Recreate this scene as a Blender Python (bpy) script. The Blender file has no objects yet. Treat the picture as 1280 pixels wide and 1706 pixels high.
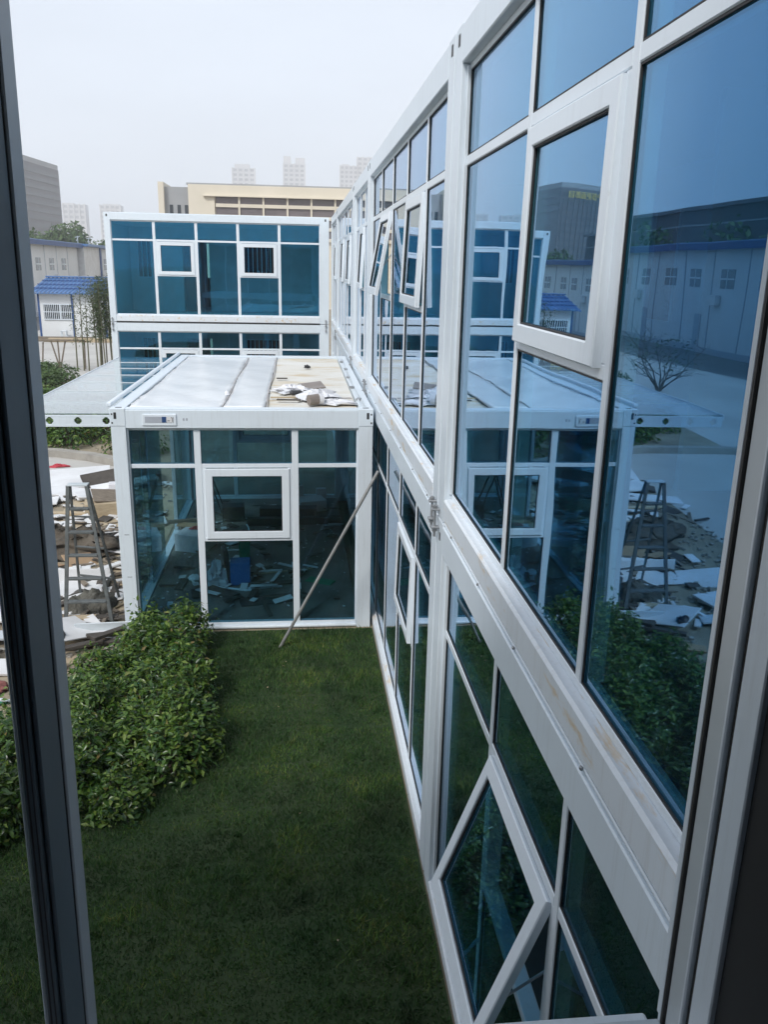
import bpy, math, random
import numpy as np
from mathutils import Vector, Matrix

R = math.radians
random.seed(7)
rng = np.random.default_rng(7)
sc = bpy.context.scene
col = sc.collection

# ------------------------------------------------------------------ camera
cam_d = bpy.data.cameras.new('camera')
cam = bpy.data.objects.new('camera', cam_d)
col.objects.link(cam)
sc.camera = cam
PIT, YAW, ROL = 0.2868, 0.1052, 0.0202
fw = Vector((math.sin(YAW) * math.cos(PIT), math.cos(YAW) * math.cos(PIT), -math.sin(PIT)))
rt = Vector((math.cos(YAW), -math.sin(YAW), 0))
up = rt.cross(fw)
cr = rt * math.cos(ROL) + up * math.sin(ROL)
cu = -rt * math.sin(ROL) + up * math.cos(ROL)
m = Matrix((cr, cu, -fw)).transposed().to_4x4()
m.translation = (-0.8895, 0.0, 4.3226)
cam.matrix_world = m
cam_d.sensor_fit = 'VERTICAL'
cam_d.sensor_height = 24.0
cam_d.lens = 24.0 * 1377.55 / 1706
cam_d.clip_start = 0.02
cam_d.clip_end = 4000

# ------------------------------------------------------------------ sky, sun, exposure
SUN_EL, SUN_AZ = R(45), R(212)          # azimuth of the sun, clockwise from +Y
world = bpy.data.worlds.new('World')
sc.world = world
world.use_nodes = True
nt = world.node_tree
bg = nt.nodes['Background']
sky = nt.nodes.new('ShaderNodeTexSky')
sky.sky_type = 'NISHITA'
sky.sun_disc = False
sky.sun_elevation = SUN_EL
sky.sun_rotation = SUN_AZ
sky.air_density = 1.0
sky.dust_density = 5.0
sky.ozone_density = 1.0
hs = nt.nodes.new('ShaderNodeHueSaturation')
hs.inputs['Saturation'].default_value = 0.55
mx = nt.nodes.new('ShaderNodeMix')
mx.data_type = 'RGBA'
mx.inputs[0].default_value = 0.72
mx.inputs[7].default_value = (6.75, 7.4, 8.4, 1)
nt.links.new(sky.outputs[0], hs.inputs['Color'])
nt.links.new(hs.outputs[0], mx.inputs[6])
cl_t = nt.nodes.new('ShaderNodeTexNoise')          # faint unevenness of the overcast, all round the sky
cl_t.inputs['Scale'].default_value = 2.2
cl_t.inputs['Detail'].default_value = 5
cl_c = nt.nodes.new('ShaderNodeTexCoord')
cl_m = nt.nodes.new('ShaderNodeMapping')
cl_m.inputs['Scale'].default_value = (1, 1, 3.5)
nt.links.new(cl_c.outputs['Generated'], cl_m.inputs[0])
nt.links.new(cl_m.outputs[0], cl_t.inputs['Vector'])
cl_r = nt.nodes.new('ShaderNodeMapRange')
cl_r.inputs[1].default_value = 0.3
cl_r.inputs[2].default_value = 0.7
cl_r.inputs[3].default_value = 0.94
cl_r.inputs[4].default_value = 1.05
nt.links.new(cl_t.outputs[0], cl_r.inputs[0])
cl_x = nt.nodes.new('ShaderNodeVectorMath')
cl_x.operation = 'SCALE'
nt.links.new(mx.outputs[2], cl_x.inputs[0])
nt.links.new(cl_r.outputs[0], cl_x.inputs['Scale'])
nt.links.new(cl_x.outputs[0], bg.inputs['Color'])
bg.inputs['Strength'].default_value = 0.1

sun_d = bpy.data.lights.new('sun', 'SUN')
sun = bpy.data.objects.new('sun', sun_d)
col.objects.link(sun)
sun_d.energy = 1.45
sun_d.angle = R(10)
sun_d.color = (1.0, 0.975, 0.94)
sdir = Vector((math.sin(SUN_AZ) * math.cos(SUN_EL), math.cos(SUN_AZ) * math.cos(SUN_EL), math.sin(SUN_EL)))
sun.rotation_euler = sdir.to_track_quat('Z', 'Y').to_euler()

sc.view_settings.view_transform = 'Standard'
sc.view_settings.look = 'None'
sc.view_settings.gamma = 1.0
sc.view_settings.exposure = 0.58
cy = sc.cycles
cy.max_bounces = 10
cy.transparent_max_bounces = 24
cy.glossy_bounces = 5
cy.diffuse_bounces = 4
cy.transmission_bounces = 6
cy.volume_bounces = 1
cy.caustics_reflective = False
cy.sample_clamp_indirect = 6
cy.use_denoising = True
try:
    cy.denoiser = 'OPENIMAGEDENOISE'
except Exception:
    pass


# ------------------------------------------------------------------ materials
def newmat(name):
    mt = bpy.data.materials.new(name)
    mt.use_nodes = True
    n = mt.node_tree
    return mt, n, n.nodes['Principled BSDF']


def ramp(n, stops):
    r = n.nodes.new('ShaderNodeValToRGB')
    e = r.color_ramp.elements
    while len(e) < len(stops):
        e.new(0.5)
    for i, (p, c) in enumerate(stops):
        e[i].position = p
        e[i].color = (c[0], c[1], c[2], 1)
    return r


def noise(n, scale, detail=4, rough=0.6, stretch=None):
    tc = n.nodes.new('ShaderNodeTexCoord')
    t = n.nodes.new('ShaderNodeTexNoise')
    t.inputs['Scale'].default_value = scale
    t.inputs['Detail'].default_value = detail
    t.inputs['Roughness'].default_value = rough
    if stretch:
        mp = n.nodes.new('ShaderNodeMapping')
        mp.inputs['Scale'].default_value = stretch
        n.links.new(tc.outputs['Object'], mp.inputs[0])
        n.links.new(mp.outputs[0], t.inputs['Vector'])
    else:
        n.links.new(tc.outputs['Object'], t.inputs['Vector'])
    return t


def bump(n, b, src, strength, dist=0.01):
    bp = n.nodes.new('ShaderNodeBump')
    bp.inputs['Strength'].default_value = strength
    bp.inputs['Distance'].default_value = dist
    n.links.new(src, bp.inputs['Height'])
    n.links.new(bp.outputs[0], b.inputs['Normal'])


def mat(name, c1, c2=None, scale=6, rough=0.6, metal=0.0, bmp=0.0, bscale=None, lo=0.35, hi=0.7, stretch=None,
        c3=None, bdist=0.01, spec=0.5):
    mt, n, b = newmat(name)
    b.inputs['Roughness'].default_value = rough
    b.inputs['Metallic'].default_value = metal
    b.inputs['Specular IOR Level'].default_value = spec
    if c2 is None:
        c2 = tuple(x * 0.86 for x in c1)
    t = noise(n, scale, 6, 0.62, stretch)
    stops = [(lo, c1), (hi, c2)]
    if c3:
        stops.append((min(0.98, hi + 0.12), c3))
    r = ramp(n, stops)
    n.links.new(t.outputs[0], r.inputs[0])
    n.links.new(r.outputs[0], b.inputs['Base Color'])
    if bmp:
        t2 = noise(n, bscale or scale * 6, 5, 0.65, stretch)
        bump(n, b, t2.outputs[0], bmp, bdist)
    return mt


def leafmat(name, cols, rough=0.35, trans=0.25):
    mt, n, b = newmat(name)
    g = n.nodes.new('ShaderNodeNewGeometry')
    r = ramp(n, [(i / (len(cols) - 1), c) for i, c in enumerate(cols)])
    n.links.new(g.outputs['Random Per Island'], r.inputs[0])
    n.links.new(r.outputs[0], b.inputs['Base Color'])
    b.inputs['Roughness'].default_value = rough
    b.inputs['Specular IOR Level'].default_value = 0.5
    if trans:
        tr = n.nodes.new('ShaderNodeBsdfTranslucent')
        n.links.new(r.outputs[0], tr.inputs[0])
        ms = n.nodes.new('ShaderNodeMixShader')
        ms.inputs[0].default_value = trans
        n.links.new(b.outputs[0], ms.inputs[1])
        n.links.new(tr.outputs[0], ms.inputs[2])
        n.links.new(ms.outputs[0], n.nodes['Material Output'].inputs[0])
    return mt


def glassmat(name, tint, stops, wav=0.09, rough=0.0, dust=0.026):
    """coated tinted glass: reflectance by angle of incidence (Fresnel-like), the rest passes through tinted"""
    mt, n, b = newmat(name)
    n.nodes.remove(b)
    lw = n.nodes.new('ShaderNodeLayerWeight')
    lw.inputs['Blend'].default_value = 0.5
    r = ramp(n, stops)
    n.links.new(lw.outputs['Facing'], r.inputs[0])
    gl = n.nodes.new('ShaderNodeBsdfGlossy')
    gl.inputs['Roughness'].default_value = rough
    n.links.new(r.outputs[0], gl.inputs['Color'])
    inv = n.nodes.new('ShaderNodeMix')
    inv.data_type = 'RGBA'
    inv.blend_type = 'SUBTRACT'
    inv.inputs[0].default_value = 1
    inv.inputs[6].default_value = (1, 1, 1, 1)
    n.links.new(r.outputs[0], inv.inputs[7])
    mu = n.nodes.new('ShaderNodeMix')
    mu.data_type = 'RGBA'
    mu.blend_type = 'MULTIPLY'
    mu.inputs[0].default_value = 1
    mu.inputs[7].default_value = (*tint, 1)
    n.links.new(inv.outputs[2], mu.inputs[6])
    tr = n.nodes.new('ShaderNodeBsdfTransparent')
    n.links.new(mu.outputs[2], tr.inputs[0])
    ad = n.nodes.new('ShaderNodeAddShader')
    n.links.new(gl.outputs[0], ad.inputs[0])
    n.links.new(tr.outputs[0], ad.inputs[1])
    n.links.new(ad.outputs[0], n.nodes['Material Output'].inputs[0])
    # thin uneven film of dust on the panes
    td = noise(n, 3.0, 6, 0.7, (1.0, 1.0, 0.35))
    rd = ramp(n, [(0.45, (0, 0, 0)), (0.85, (dust, dust, dust))])
    n.links.new(td.outputs[0], rd.inputs[0])
    df = n.nodes.new('ShaderNodeBsdfDiffuse')
    df.inputs['Color'].default_value = (0.55, 0.55, 0.53, 1)
    ms = n.nodes.new('ShaderNodeMixShader')
    n.links.new(rd.outputs[0], ms.inputs[0])
    n.links.new(ad.outputs[0], ms.inputs[1])
    n.links.new(df.outputs[0], ms.inputs[2])
    n.links.new(ms.outputs[0], n.nodes['Material Output'].inputs[0])
    if wav:
        t = noise(n, 1.1, 2, 0.4)
        bp = n.nodes.new('ShaderNodeBump')
        bp.inputs['Strength'].default_value = wav
        bp.inputs['Distance'].default_value = 0.02
        n.links.new(t.outputs[0], bp.inputs['Height'])
        n.links.new(bp.outputs[0], gl.inputs['Normal'])
    return mt


M = {}
def paint(name, c, dirt, amount, rough, extra=None):
    """painted steel: faint clouding, run-off streaks and small scuffs"""
    mt, n, b = newmat(name)
    t1 = noise(n, 1.6, 5, 0.6)
    t2 = noise(n, 5.0, 6, 0.7, (7, 7, 0.5))
    t3 = noise(n, 34, 3, 0.6)
    r1 = ramp(n, [(0.35, (0, 0, 0)), (0.8, (1, 1, 1))])
    r2 = ramp(n, [(0.52, (0, 0, 0)), (0.78, (1, 1, 1))])
    r3 = ramp(n, [(0.68, (0, 0, 0)), (0.74, (1, 1, 1))])
    last = None
    for t, r, k in ((t1, r1, .5), (t2, r2, 1.0), (t3, r3, .7)):
        n.links.new(t.outputs[0], r.inputs[0])
        m_ = n.nodes.new('ShaderNodeMath')
        m_.operation = 'MULTIPLY_ADD'
        m_.inputs[1].default_value = k * amount
        m_.inputs[2].default_value = 0
        n.links.new(r.outputs[0], m_.inputs[0])
        if last is not None:
            n.links.new(last.outputs[0], m_.inputs[2])
        last = m_
    last.use_clamp = True
    mx_ = n.nodes.new('ShaderNodeMix')
    mx_.data_type = 'RGBA'
    mx_.inputs[6].default_value = (*c, 1)
    mx_.inputs[7].default_value = (*dirt, 1)
    n.links.new(last.outputs[0], mx_.inputs[0])
    out = mx_.outputs[2]
    if extra:
        t4 = noise(n, 1.7, 7, 0.68, (5, 1.1, 5))
        r4 = ramp(n, [(0.56, (0, 0, 0)), (0.66, (1, 1, 1))])
        n.links.new(t4.outputs[0], r4.inputs[0])
        m4 = n.nodes.new('ShaderNodeMix')
        m4.data_type = 'RGBA'
        n.links.new(r4.outputs[0], m4.inputs[0])
        n.links.new(out, m4.inputs[6])
        m4.inputs[7].default_value = (*extra, 1)
        out = m4.outputs[2]
    n.links.new(out, b.inputs['Base Color'])
    b.inputs['Roughness'].default_value = rough
    bump(n, b, t3.outputs[0], 0.02)
    return mt


M['white'] = paint('white_paint', (0.715, 0.79, 0.85), (0.46, 0.49, 0.50), 0.35, 0.33)
M['white2'] = paint('white_frame', (0.745, 0.81, 0.865), (0.49, 0.53, 0.55), 0.28, 0.28)
M['ledge'] = paint('ledge_paint', (0.745, 0.80, 0.85), (0.50, 0.49, 0.47), 0.4, 0.35, (0.66, 0.52, 0.34))
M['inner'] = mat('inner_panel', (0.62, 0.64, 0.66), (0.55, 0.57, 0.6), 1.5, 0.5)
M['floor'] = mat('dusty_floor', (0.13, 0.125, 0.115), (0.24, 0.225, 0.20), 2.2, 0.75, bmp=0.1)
M['floor_dark'] = mat('dark_floor', (0.055, 0.055, 0.055), (0.08, 0.078, 0.072), 2.2, 0.7)  # facade floors: dimness of the rooms put into the colour
M['inner_dark'] = mat('shaded_panel', (0.22, 0.23, 0.24), (0.18, 0.19, 0.2), 1.5, 0.6)  # inner panel darkened: shade of the ground-floor rooms put into the colour
M['near_black'] = mat('near_black', (0.012, 0.014, 0.016), (0.009, 0.010, 0.012), 4, 0.7)  # near-black, for the room-side wall and the inner window sheets
M['alu'] = mat('aluminium', (0.60, 0.65, 0.68), (0.54, 0.59, 0.62), 5, 0.38, 0.15)
M['alu_shaded'] = mat('shaded_alu', (0.11, 0.15, 0.175), (0.09, 0.125, 0.15), 6, 0.45, bmp=0.04)  # aluminium darkened: shade on the unlit room side put into the colour
M['rubber'] = mat('rubber', (0.015, 0.015, 0.016), (0.03, 0.03, 0.03), 8, 0.6)
M['dark'] = mat('dark_lining', (0.09, 0.10, 0.11), (0.075, 0.085, 0.09), 4, 0.6)
M['steel'] = mat('galvanised_steel', (0.45, 0.46, 0.47), (0.30, 0.31, 0.32), 20, 0.42, 0.7, bmp=0.05)
M['pole'] = mat('pole_steel', (0.40, 0.40, 0.39), (0.28, 0.28, 0.27), 9, 0.5, 0.4, bmp=0.05)
M['glass'] = glassmat('blue_glass', (0.28, 0.58, 0.78),
                      [(0.0, (0.014, 0.052, 0.085)), (0.40, (0.035, 0.105, 0.19)), (0.58, (0.105, 0.20, 0.325)),
                       (0.75, (0.28, 0.42, 0.57)), (0.87, (0.52, 0.60, 0.74)), (1.0, (0.95, 0.96, 0.98))])
M['glass2'] = glassmat('pale_blue_glass', (0.48, 0.79, 0.93),
                       [(0.0, (0.014, 0.052, 0.085)), (0.40, (0.035, 0.105, 0.19)), (0.75, (0.28, 0.42, 0.57)), (1.0, (0.95, 0.96, 0.98))])
M['teal'] = glassmat('teal_glass', (0.52, 0.70, 0.78),
                     [(0.0, (0.03, 0.055, 0.065)), (0.45, (0.05, 0.09, 0.11)), (0.7, (0.14, 0.20, 0.25)),
                      (0.87, (0.42, 0.48, 0.55)), (1.0, (0.95, 0.96, 0.98))])
M['clear'] = glassmat('clear_glass', (0.88, 0.93, 0.92),
                      [(0.0, (0.05, 0.05, 0.05)), (0.6, (0.14, 0.14, 0.14)), (0.75, (0.40, 0.41, 0.42)),
                       (0.88, (0.66, 0.67, 0.68)), (1.0, (0.97, 0.97, 0.97))])
M['soil'] = mat('sandy_soil', (0.34, 0.29, 0.21), (0.20, 0.165, 0.12), 0.9, 0.95, bmp=0.5, bscale=14, bdist=0.03)
M['mud'] = mat('dark_mud', (0.075, 0.062, 0.048), (0.15, 0.125, 0.095), 3, 0.9, bmp=0.7, bscale=16, bdist=0.04)
M['sand'] = mat('yellow_sand', (0.47, 0.39, 0.27), (0.36, 0.29, 0.2), 2, 0.95, bmp=0.4, bscale=25, bdist=0.02)
M['concrete'] = mat('pale_concrete', (0.50, 0.49, 0.46), (0.40, 0.385, 0.36), 0.35, 0.85, bmp=0.15, bscale=12)
M['shadow_asphalt'] = mat('shadow_asphalt', (0.13, 0.135, 0.14), (0.20, 0.20, 0.20), 0.25, 0.9, bmp=0.2, bscale=20)  # dark tone carries the shed's shadow
M['kerb'] = mat('kerb_concrete', (0.36, 0.34, 0.30), (0.25, 0.235, 0.21), 3, 0.9, bmp=0.3, bscale=25)
M['lawn'] = mat('lawn_soil', (0.016, 0.042, 0.010), (0.034, 0.052, 0.018), 1.6, 0.95, bmp=0.6, bscale=40)
M['grass'] = leafmat('grass_blade', [(0.010, 0.026, 0.007), (0.016, 0.040, 0.010), (0.026, 0.054, 0.014), (0.052, 0.062, 0.026)], 0.75, 0.2)
M['leaf'] = leafmat('hedge_leaf', [(0.020, 0.055, 0.012), (0.034, 0.090, 0.016), (0.070, 0.150, 0.024), (0.12, 0.21, 0.032), (0.20, 0.28, 0.055)], 0.28, 0.3)
_e = [x for x in M['leaf'].node_tree.nodes if x.type == 'VALTORGB'][0].color_ramp.elements.new(0.985)
_e.color = (0.22, 0.15, 0.06, 1)
_e = [x for x in M['leaf'].node_tree.nodes if x.type == 'VALTORGB'][0].color_ramp.elements.new(0.97)
_e.color = (0.20, 0.28, 0.055, 1)
M['leaf2'] = leafmat('far_leaf', [(0.04, 0.085, 0.02), (0.07, 0.13, 0.035), (0.11, 0.17, 0.05)], 0.55, 0.25)
M['bamboo_leaf'] = leafmat('bamboo_leaf', [(0.045, 0.072, 0.022), (0.065, 0.10, 0.034), (0.10, 0.13, 0.055)], 0.55, 0.25)
M['bark'] = mat('bark', (0.11, 0.085, 0.06), (0.06, 0.048, 0.035), 12, 0.9, bmp=0.4)
M['culm'] = mat('bamboo_culm', (0.13, 0.13, 0.07), (0.08, 0.075, 0.045), 8, 0.6, bmp=0.1)
M['film'] = mat('roof_membrane', (0.82, 0.84, 0.85), (0.74, 0.765, 0.78), 0.9, 0.22, bmp=0.3, bscale=1.3, bdist=0.05, stretch=(1, .6, 1), c3=(0.66, 0.63, 0.55))
M['roofdirt'] = mat('dirty_roof_board', (0.73, 0.725, 0.69), (0.67, 0.645, 0.575), 1.3, 0.7, bmp=0.25, bscale=9,
                    c3=(0.57, 0.45, 0.28), lo=0.40, hi=0.54, stretch=(0.8, 1.4, 1))
M['plastic'] = mat('crumpled_plastic', (0.78, 0.79, 0.82), (0.66, 0.67, 0.70), 5, 0.35, bmp=0.5, bscale=14, bdist=0.02)
M['black'] = mat('black_plastic', (0.03, 0.03, 0.033), (0.05, 0.05, 0.05), 5, 0.45)
M['grey_tape'] = mat('brown_tape_roll', (0.20, 0.17, 0.15), (0.26, 0.23, 0.21), 6, 0.5)
M['rope'] = mat('seam_strip', (0.50, 0.48, 0.47), (0.38, 0.36, 0.35), 14, 0.7)
M['board'] = mat('white_board', (0.74, 0.75, 0.76), (0.60, 0.60, 0.60), 1.8, 0.5, bmp=0.1)
M['wood'] = mat('grey_timber', (0.24, 0.20, 0.155), (0.14, 0.115, 0.09), 5, 0.85, bmp=0.3, stretch=(1, 6, 6))
M['wood2'] = mat('pale_timber', (0.50, 0.41, 0.28), (0.38, 0.30, 0.20), 5, 0.8, bmp=0.2, stretch=(1, 6, 6))
M['darkwood'] = mat('charred_timber', (0.055, 0.047, 0.04), (0.09, 0.08, 0.07), 5, 0.85, bmp=0.3)
M['card'] = mat('cardboard', (0.42, 0.29, 0.18), (0.34, 0.23, 0.14), 4, 0.85)
M['carton'] = mat('white_carton', (0.68, 0.68, 0.70), (0.58, 0.58, 0.60), 4, 0.7)
M['bluebox'] = mat('blue_carton', (0.035, 0.17, 0.42), (0.03, 0.13, 0.34), 3, 0.6)
M['redcloth'] = mat('faded_red', (0.34, 0.13, 0.11), (0.24, 0.09, 0.08), 9, 0.8)
M['red'] = mat('red_net', (0.46, 0.04, 0.06), (0.34, 0.03, 0.04), 9, 0.7)
M['green'] = mat('green_cloth', (0.03, 0.26, 0.14), (0.02, 0.18, 0.1), 9, 0.7)
M['rock'] = mat('rough_block', (0.17, 0.165, 0.14), (0.075, 0.072, 0.06), 5, 0.95, bmp=1.0, bscale=13, bdist=0.05)
M['blue_roof'] = mat('blue_tin', (0.085, 0.19, 0.40), (0.07, 0.155, 0.33), 0.8, 0.4)
M['blue_trim'] = mat('blue_trim', (0.03, 0.09, 0.26), (0.025, 0.07, 0.2), 1, 0.45)
M['shed'] = mat('shed_panel', (0.73, 0.75, 0.76), (0.64, 0.66, 0.67), 0.6, 0.6, stretch=(1, 1, .3))
M['shed_win'] = mat('shed_window', (0.24, 0.27, 0.30), (0.32, 0.35, 0.38), 0.9, 0.25)
M['darkwin'] = mat('dark_window', (0.025, 0.035, 0.045), (0.05, 0.06, 0.07), 1.5, 0.2)
M['cream'] = mat('cream_wall', (0.70, 0.64, 0.53), (0.64, 0.59, 0.48), 0.3, 0.8)
M['greywall'] = mat('grey_wall', (0.36, 0.37, 0.38), (0.31, 0.32, 0.33), 0.3, 0.8)
M['mauve'] = mat('mauve_window', (0.17, 0.145, 0.15), (0.12, 0.105, 0.11), 0.4, 0.25)
M['office'] = mat('office_wall', (0.13, 0.125, 0.135), (0.10, 0.10, 0.11), 0.2, 0.5)
M['officeband'] = mat('office_band', (0.075, 0.08, 0.09), (0.06, 0.065, 0.07), 0.2, 0.3)
M['towerwall'] = mat('tower_wall', (0.60, 0.61, 0.63), (0.52, 0.53, 0.55), 0.05, 0.7)
M['towerwin'] = mat('tower_window', (0.32, 0.34, 0.37), (0.40, 0.42, 0.45), 0.1, 0.3)
M['hall'] = mat('hall_wall', (0.055, 0.06, 0.065), (0.08, 0.085, 0.09), 0.2, 0.6)
M['sign'] = mat('sign_yellow', (0.80, 0.62, 0.15), (0.75, 0.55, 0.12), 1, 0.4)
M['navy'] = mat('navy_print', (0.02, 0.07, 0.20), (0.02, 0.06, 0.17), 20, 0.5)
M['greyprint'] = mat('grey_print', (0.42, 0.45, 0.50), (0.38, 0.41, 0.46), 20, 0.4)
M['strip'] = mat('curtain_strip', (0.62, 0.66, 0.68), (0.5, 0.55, 0.58), 3, 0.35, stretch=(6, 6, .4))


# ------------------------------------------------------------------ mesh helpers
class MB:
    def __init__(s):
        s.v = []
        s.f = []

    def add(s, vs, fs):
        o = len(s.v)
        s.v += [tuple(p) for p in vs]
        s.f += [tuple(i + o for i in f) for f in fs]
        return s

    def box(s, x0, x1, y0, y1, z0, z1, b=0.0, X=None):
        """box with chamfered edges"""
        if x0 > x1: x0, x1 = x1, x0
        if y0 > y1: y0, y1 = y1, y0
        if z0 > z1: z0, z1 = z1, z0
        b = min(b, (x1 - x0) * .3, (y1 - y0) * .3, (z1 - z0) * .3)
        if b <= 0:
            vs = [(x, y, z) for x in (x0, x1) for y in (y0, y1) for z in (z0, z1)]
            fs = [(0, 1, 3, 2), (4, 6, 7, 5), (0, 4, 5, 1), (2, 3, 7, 6), (0, 2, 6, 4), (1, 5, 7, 3)]
        else:
            vs, idx = [], {}
            lo, hi = (x0, y0, z0), (x1, y1, z1)
            for sx in (0, 1):
                for sy in (0, 1):
                    for sz in (0, 1):
                        sg = (sx, sy, sz)
                        c = [hi[k] if sg[k] else lo[k] for k in range(3)]
                        ins = [c[k] + (-b if sg[k] else b) for k in range(3)]
                        for a in range(3):
                            p = ins[:]
                            p[a] = c[a]
                            idx[(sg, a)] = len(vs)
                            vs.append(tuple(p))
            fs = []

            def order(ids):
                P = [Vector(vs[i]) for i in ids]
                c = sum(P, Vector()) / len(P)
                nrm = c - Vector(((x0 + x1) / 2, (y0 + y1) / 2, (z0 + z1) / 2))
                # outward direction by averaging sign of the faces
                a0 = (P[0] - c).normalized()
                nn = None
                for q in P[1:]:
                    k = a0.cross(q - c)
                    if k.length > 1e-9:
                        nn = k.normalized()
                        break
                if nn.dot(nrm) < 0:
                    nn = -nn
                b0 = nn.cross(a0)
                ang = sorted(range(len(P)), key=lambda i: math.atan2((P[i] - c).dot(b0), (P[i] - c).dot(a0)))
                return tuple(ids[i] for i in ang)
            for a in range(3):
                for sgn in (0, 1):
                    fs.append(order([idx[(sg, a)] for sg in [(i, j, k) for i in (0, 1) for j in (0, 1) for k in (0, 1)] if sg[a] == sgn]))
            for a in range(3):
                o1, o2 = [k for k in range(3) if k != a]
                for s1 in (0, 1):
                    for s2 in (0, 1):
                        ids = []
                        for t in (0, 1):
                            sg = [0, 0, 0]
                            sg[a] = t
                            sg[o1] = s1
                            sg[o2] = s2
                            ids += [idx[(tuple(sg), o1)], idx[(tuple(sg), o2)]]
                        fs.append(order(ids))
            for sg in [(i, j, k) for i in (0, 1) for j in (0, 1) for k in (0, 1)]:
                fs.append(order([idx[(sg, a)] for a in range(3)]))
        if X is not None:
            vs = [X @ Vector(p) for p in vs]
        return s.add(vs, fs)

    def tube(s, p0, p1, r0, r1=None, n=8, caps=True):
        p0, p1 = Vector(p0), Vector(p1)
        r1 = r0 if r1 is None else r1
        d = (p1 - p0).normalized()
        a = d.orthogonal().normalized()
        b = d.cross(a)
        vs = []
        for p, r in ((p0, r0), (p1, r1)):
            for i in range(n):
                t = 2 * math.pi * i / n
                vs.append(p + a * r * math.cos(t) + b * r * math.sin(t))
        fs = [(i, (i + 1) % n, n + (i + 1) % n, n + i) for i in range(n)]
        if caps:
            fs += [tuple(range(n))[::-1], tuple(range(n, 2 * n))]
        return s.add(vs, fs)

    def path(s, pts, r, n=6):
        pts = [Vector(p) for p in pts]
        vs, fs = [], []
        for k, p in enumerate(pts):
            d = (pts[min(k + 1, len(pts) - 1)] - pts[max(k - 1, 0)]).normalized()
            a = d.cross(Vector((0.13, 0.21, 0.97)))
            a = a.normalized() if a.length > 1e-4 else d.orthogonal().normalized()
            b = d.cross(a)
            rr = r[k] if isinstance(r, (list, tuple)) else r
            for i in range(n):
                t = 2 * math.pi * i / n
                vs.append(p + a * rr * math.cos(t) + b * rr * math.sin(t))
        for k in range(len(pts) - 1):
            for i in range(n):
                fs.append((k * n + i, k * n + (i + 1) % n, (k + 1) * n + (i + 1) % n, (k + 1) * n + i))
        fs += [tuple(range(n))[::-1], tuple(range((len(pts) - 1) * n, len(pts) * n))]
        return s.add(vs, fs)

    def prism(s, poly, z0, z1):
        n = len(poly)
        vs = [(x, y, z0) for x, y in poly] + [(x, y, z1) for x, y in poly]
        fs = [tuple(range(n))[::-1], tuple(range(n, 2 * n))]
        fs += [(i, (i + 1) % n, n + (i + 1) % n, n + i) for i in range(n)]
        return s.add(vs, fs)

    def build(s, name, mt, parent=None, smooth=False):
        me = bpy.data.meshes.new(name)
        off = parent['_base'] if parent is not None and '_base' in parent else None
        if off is not None:
            vs = [(p[0] - off[0], p[1] - off[1], p[2] - off[2]) for p in s.v]
        else:
            vs = s.v
        me.from_pydata(vs, [], s.f)
        me.materials.append(M[mt] if isinstance(mt, str) else mt)
        if smooth:
            me.polygons.foreach_set('use_smooth', [True] * len(me.polygons))
        o = bpy.data.objects.new(name, me)
        col.objects.link(o)
        if parent is not None:
            o.parent = parent
            if off is not None:
                o['_base'] = off
        return o


BASED = []


def thing(name, label, cat, loc, group=None):
    o = bpy.data.objects.new(name, None)
    o.empty_display_size = 0.2
    col.objects.link(o)
    o.location = loc
    o['label'] = label
    o['category'] = cat
    o['_base'] = tuple(float(a) for a in loc)
    if group:
        o['group'] = group
    return o


def tag(o, label, cat, group=None):
    o['label'] = label
    o['category'] = cat
    if group:
        o['group'] = group
    return o


def recentre(o):
    """put a single-mesh thing's origin at the base of its mesh"""
    me = o.data
    n = len(me.vertices)
    a = np.empty(n * 3, np.float32)
    me.vertices.foreach_get('co', a)
    a = a.reshape(-1, 3)
    c = np.array([(a[:, 0].min() + a[:, 0].max()) / 2, (a[:, 1].min() + a[:, 1].max()) / 2, a[:, 2].min()], np.float32)
    a -= c
    me.vertices.foreach_set('co', a.ravel())
    o.location = [float(k) for k in c]
    me.update()
    return o


def single(name, mb, mt, label, cat, group=None, smooth=False):
    return tag(recentre(mb.build(name, mt, None, smooth)), label, cat, group)


def struct(name, mb, mt):
    o = mb.build(name, mt)
    o['kind'] = 'structure'
    return o


def npmesh(name, V, F, mt, parent=None, smooth=False):
    """fast mesh from numpy vertices (n,3) and faces (m,k)"""
    me = bpy.data.meshes.new(name)
    V = np.asarray(V, np.float32)
    F = np.asarray(F, np.int32)
    if parent is not None and '_base' in parent:
        V = V - np.array(parent['_base'], np.float32)
    k = F.shape[1]
    me.vertices.add(len(V))
    me.vertices.foreach_set('co', V.ravel())
    me.loops.add(F.size)
    me.loops.foreach_set('vertex_index', F.ravel())
    me.polygons.add(len(F))
    me.polygons.foreach_set('loop_start', np.arange(0, F.size, k, dtype=np.int32))
    me.polygons.foreach_set('loop_total', np.full(len(F), k, np.int32))
    me.update(calc_edges=True)
    me.validate()
    me.materials.append(M[mt])
    o = bpy.data.objects.new(name, me)
    col.objects.link(o)
    if parent is not None:
        o.parent = parent
    return o


def rot_box(mb, c, size, rz=0, rx=0, ry=0, b=0.003):
    X = Matrix.Translation(c) @ Matrix.Rotation(R(rz), 4, 'Z') @ Matrix.Rotation(R(rx), 4, 'X') @ Matrix.Rotation(R(ry), 4, 'Y')
    sx, sy, sz = size
    mb.box(-sx / 2, sx / 2, -sy / 2, sy / 2, -sz / 2, sz / 2, b, X)
    return mb


# ------------------------------------------------------------------ ground
RG = 900
g = MB()
g.add([(-RG, -RG, 0), (RG, -RG, 0), (RG, RG, 0), (-RG, RG, 0)], [(0, 1, 2, 3)])
struct('ground', g, 'soil')


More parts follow.
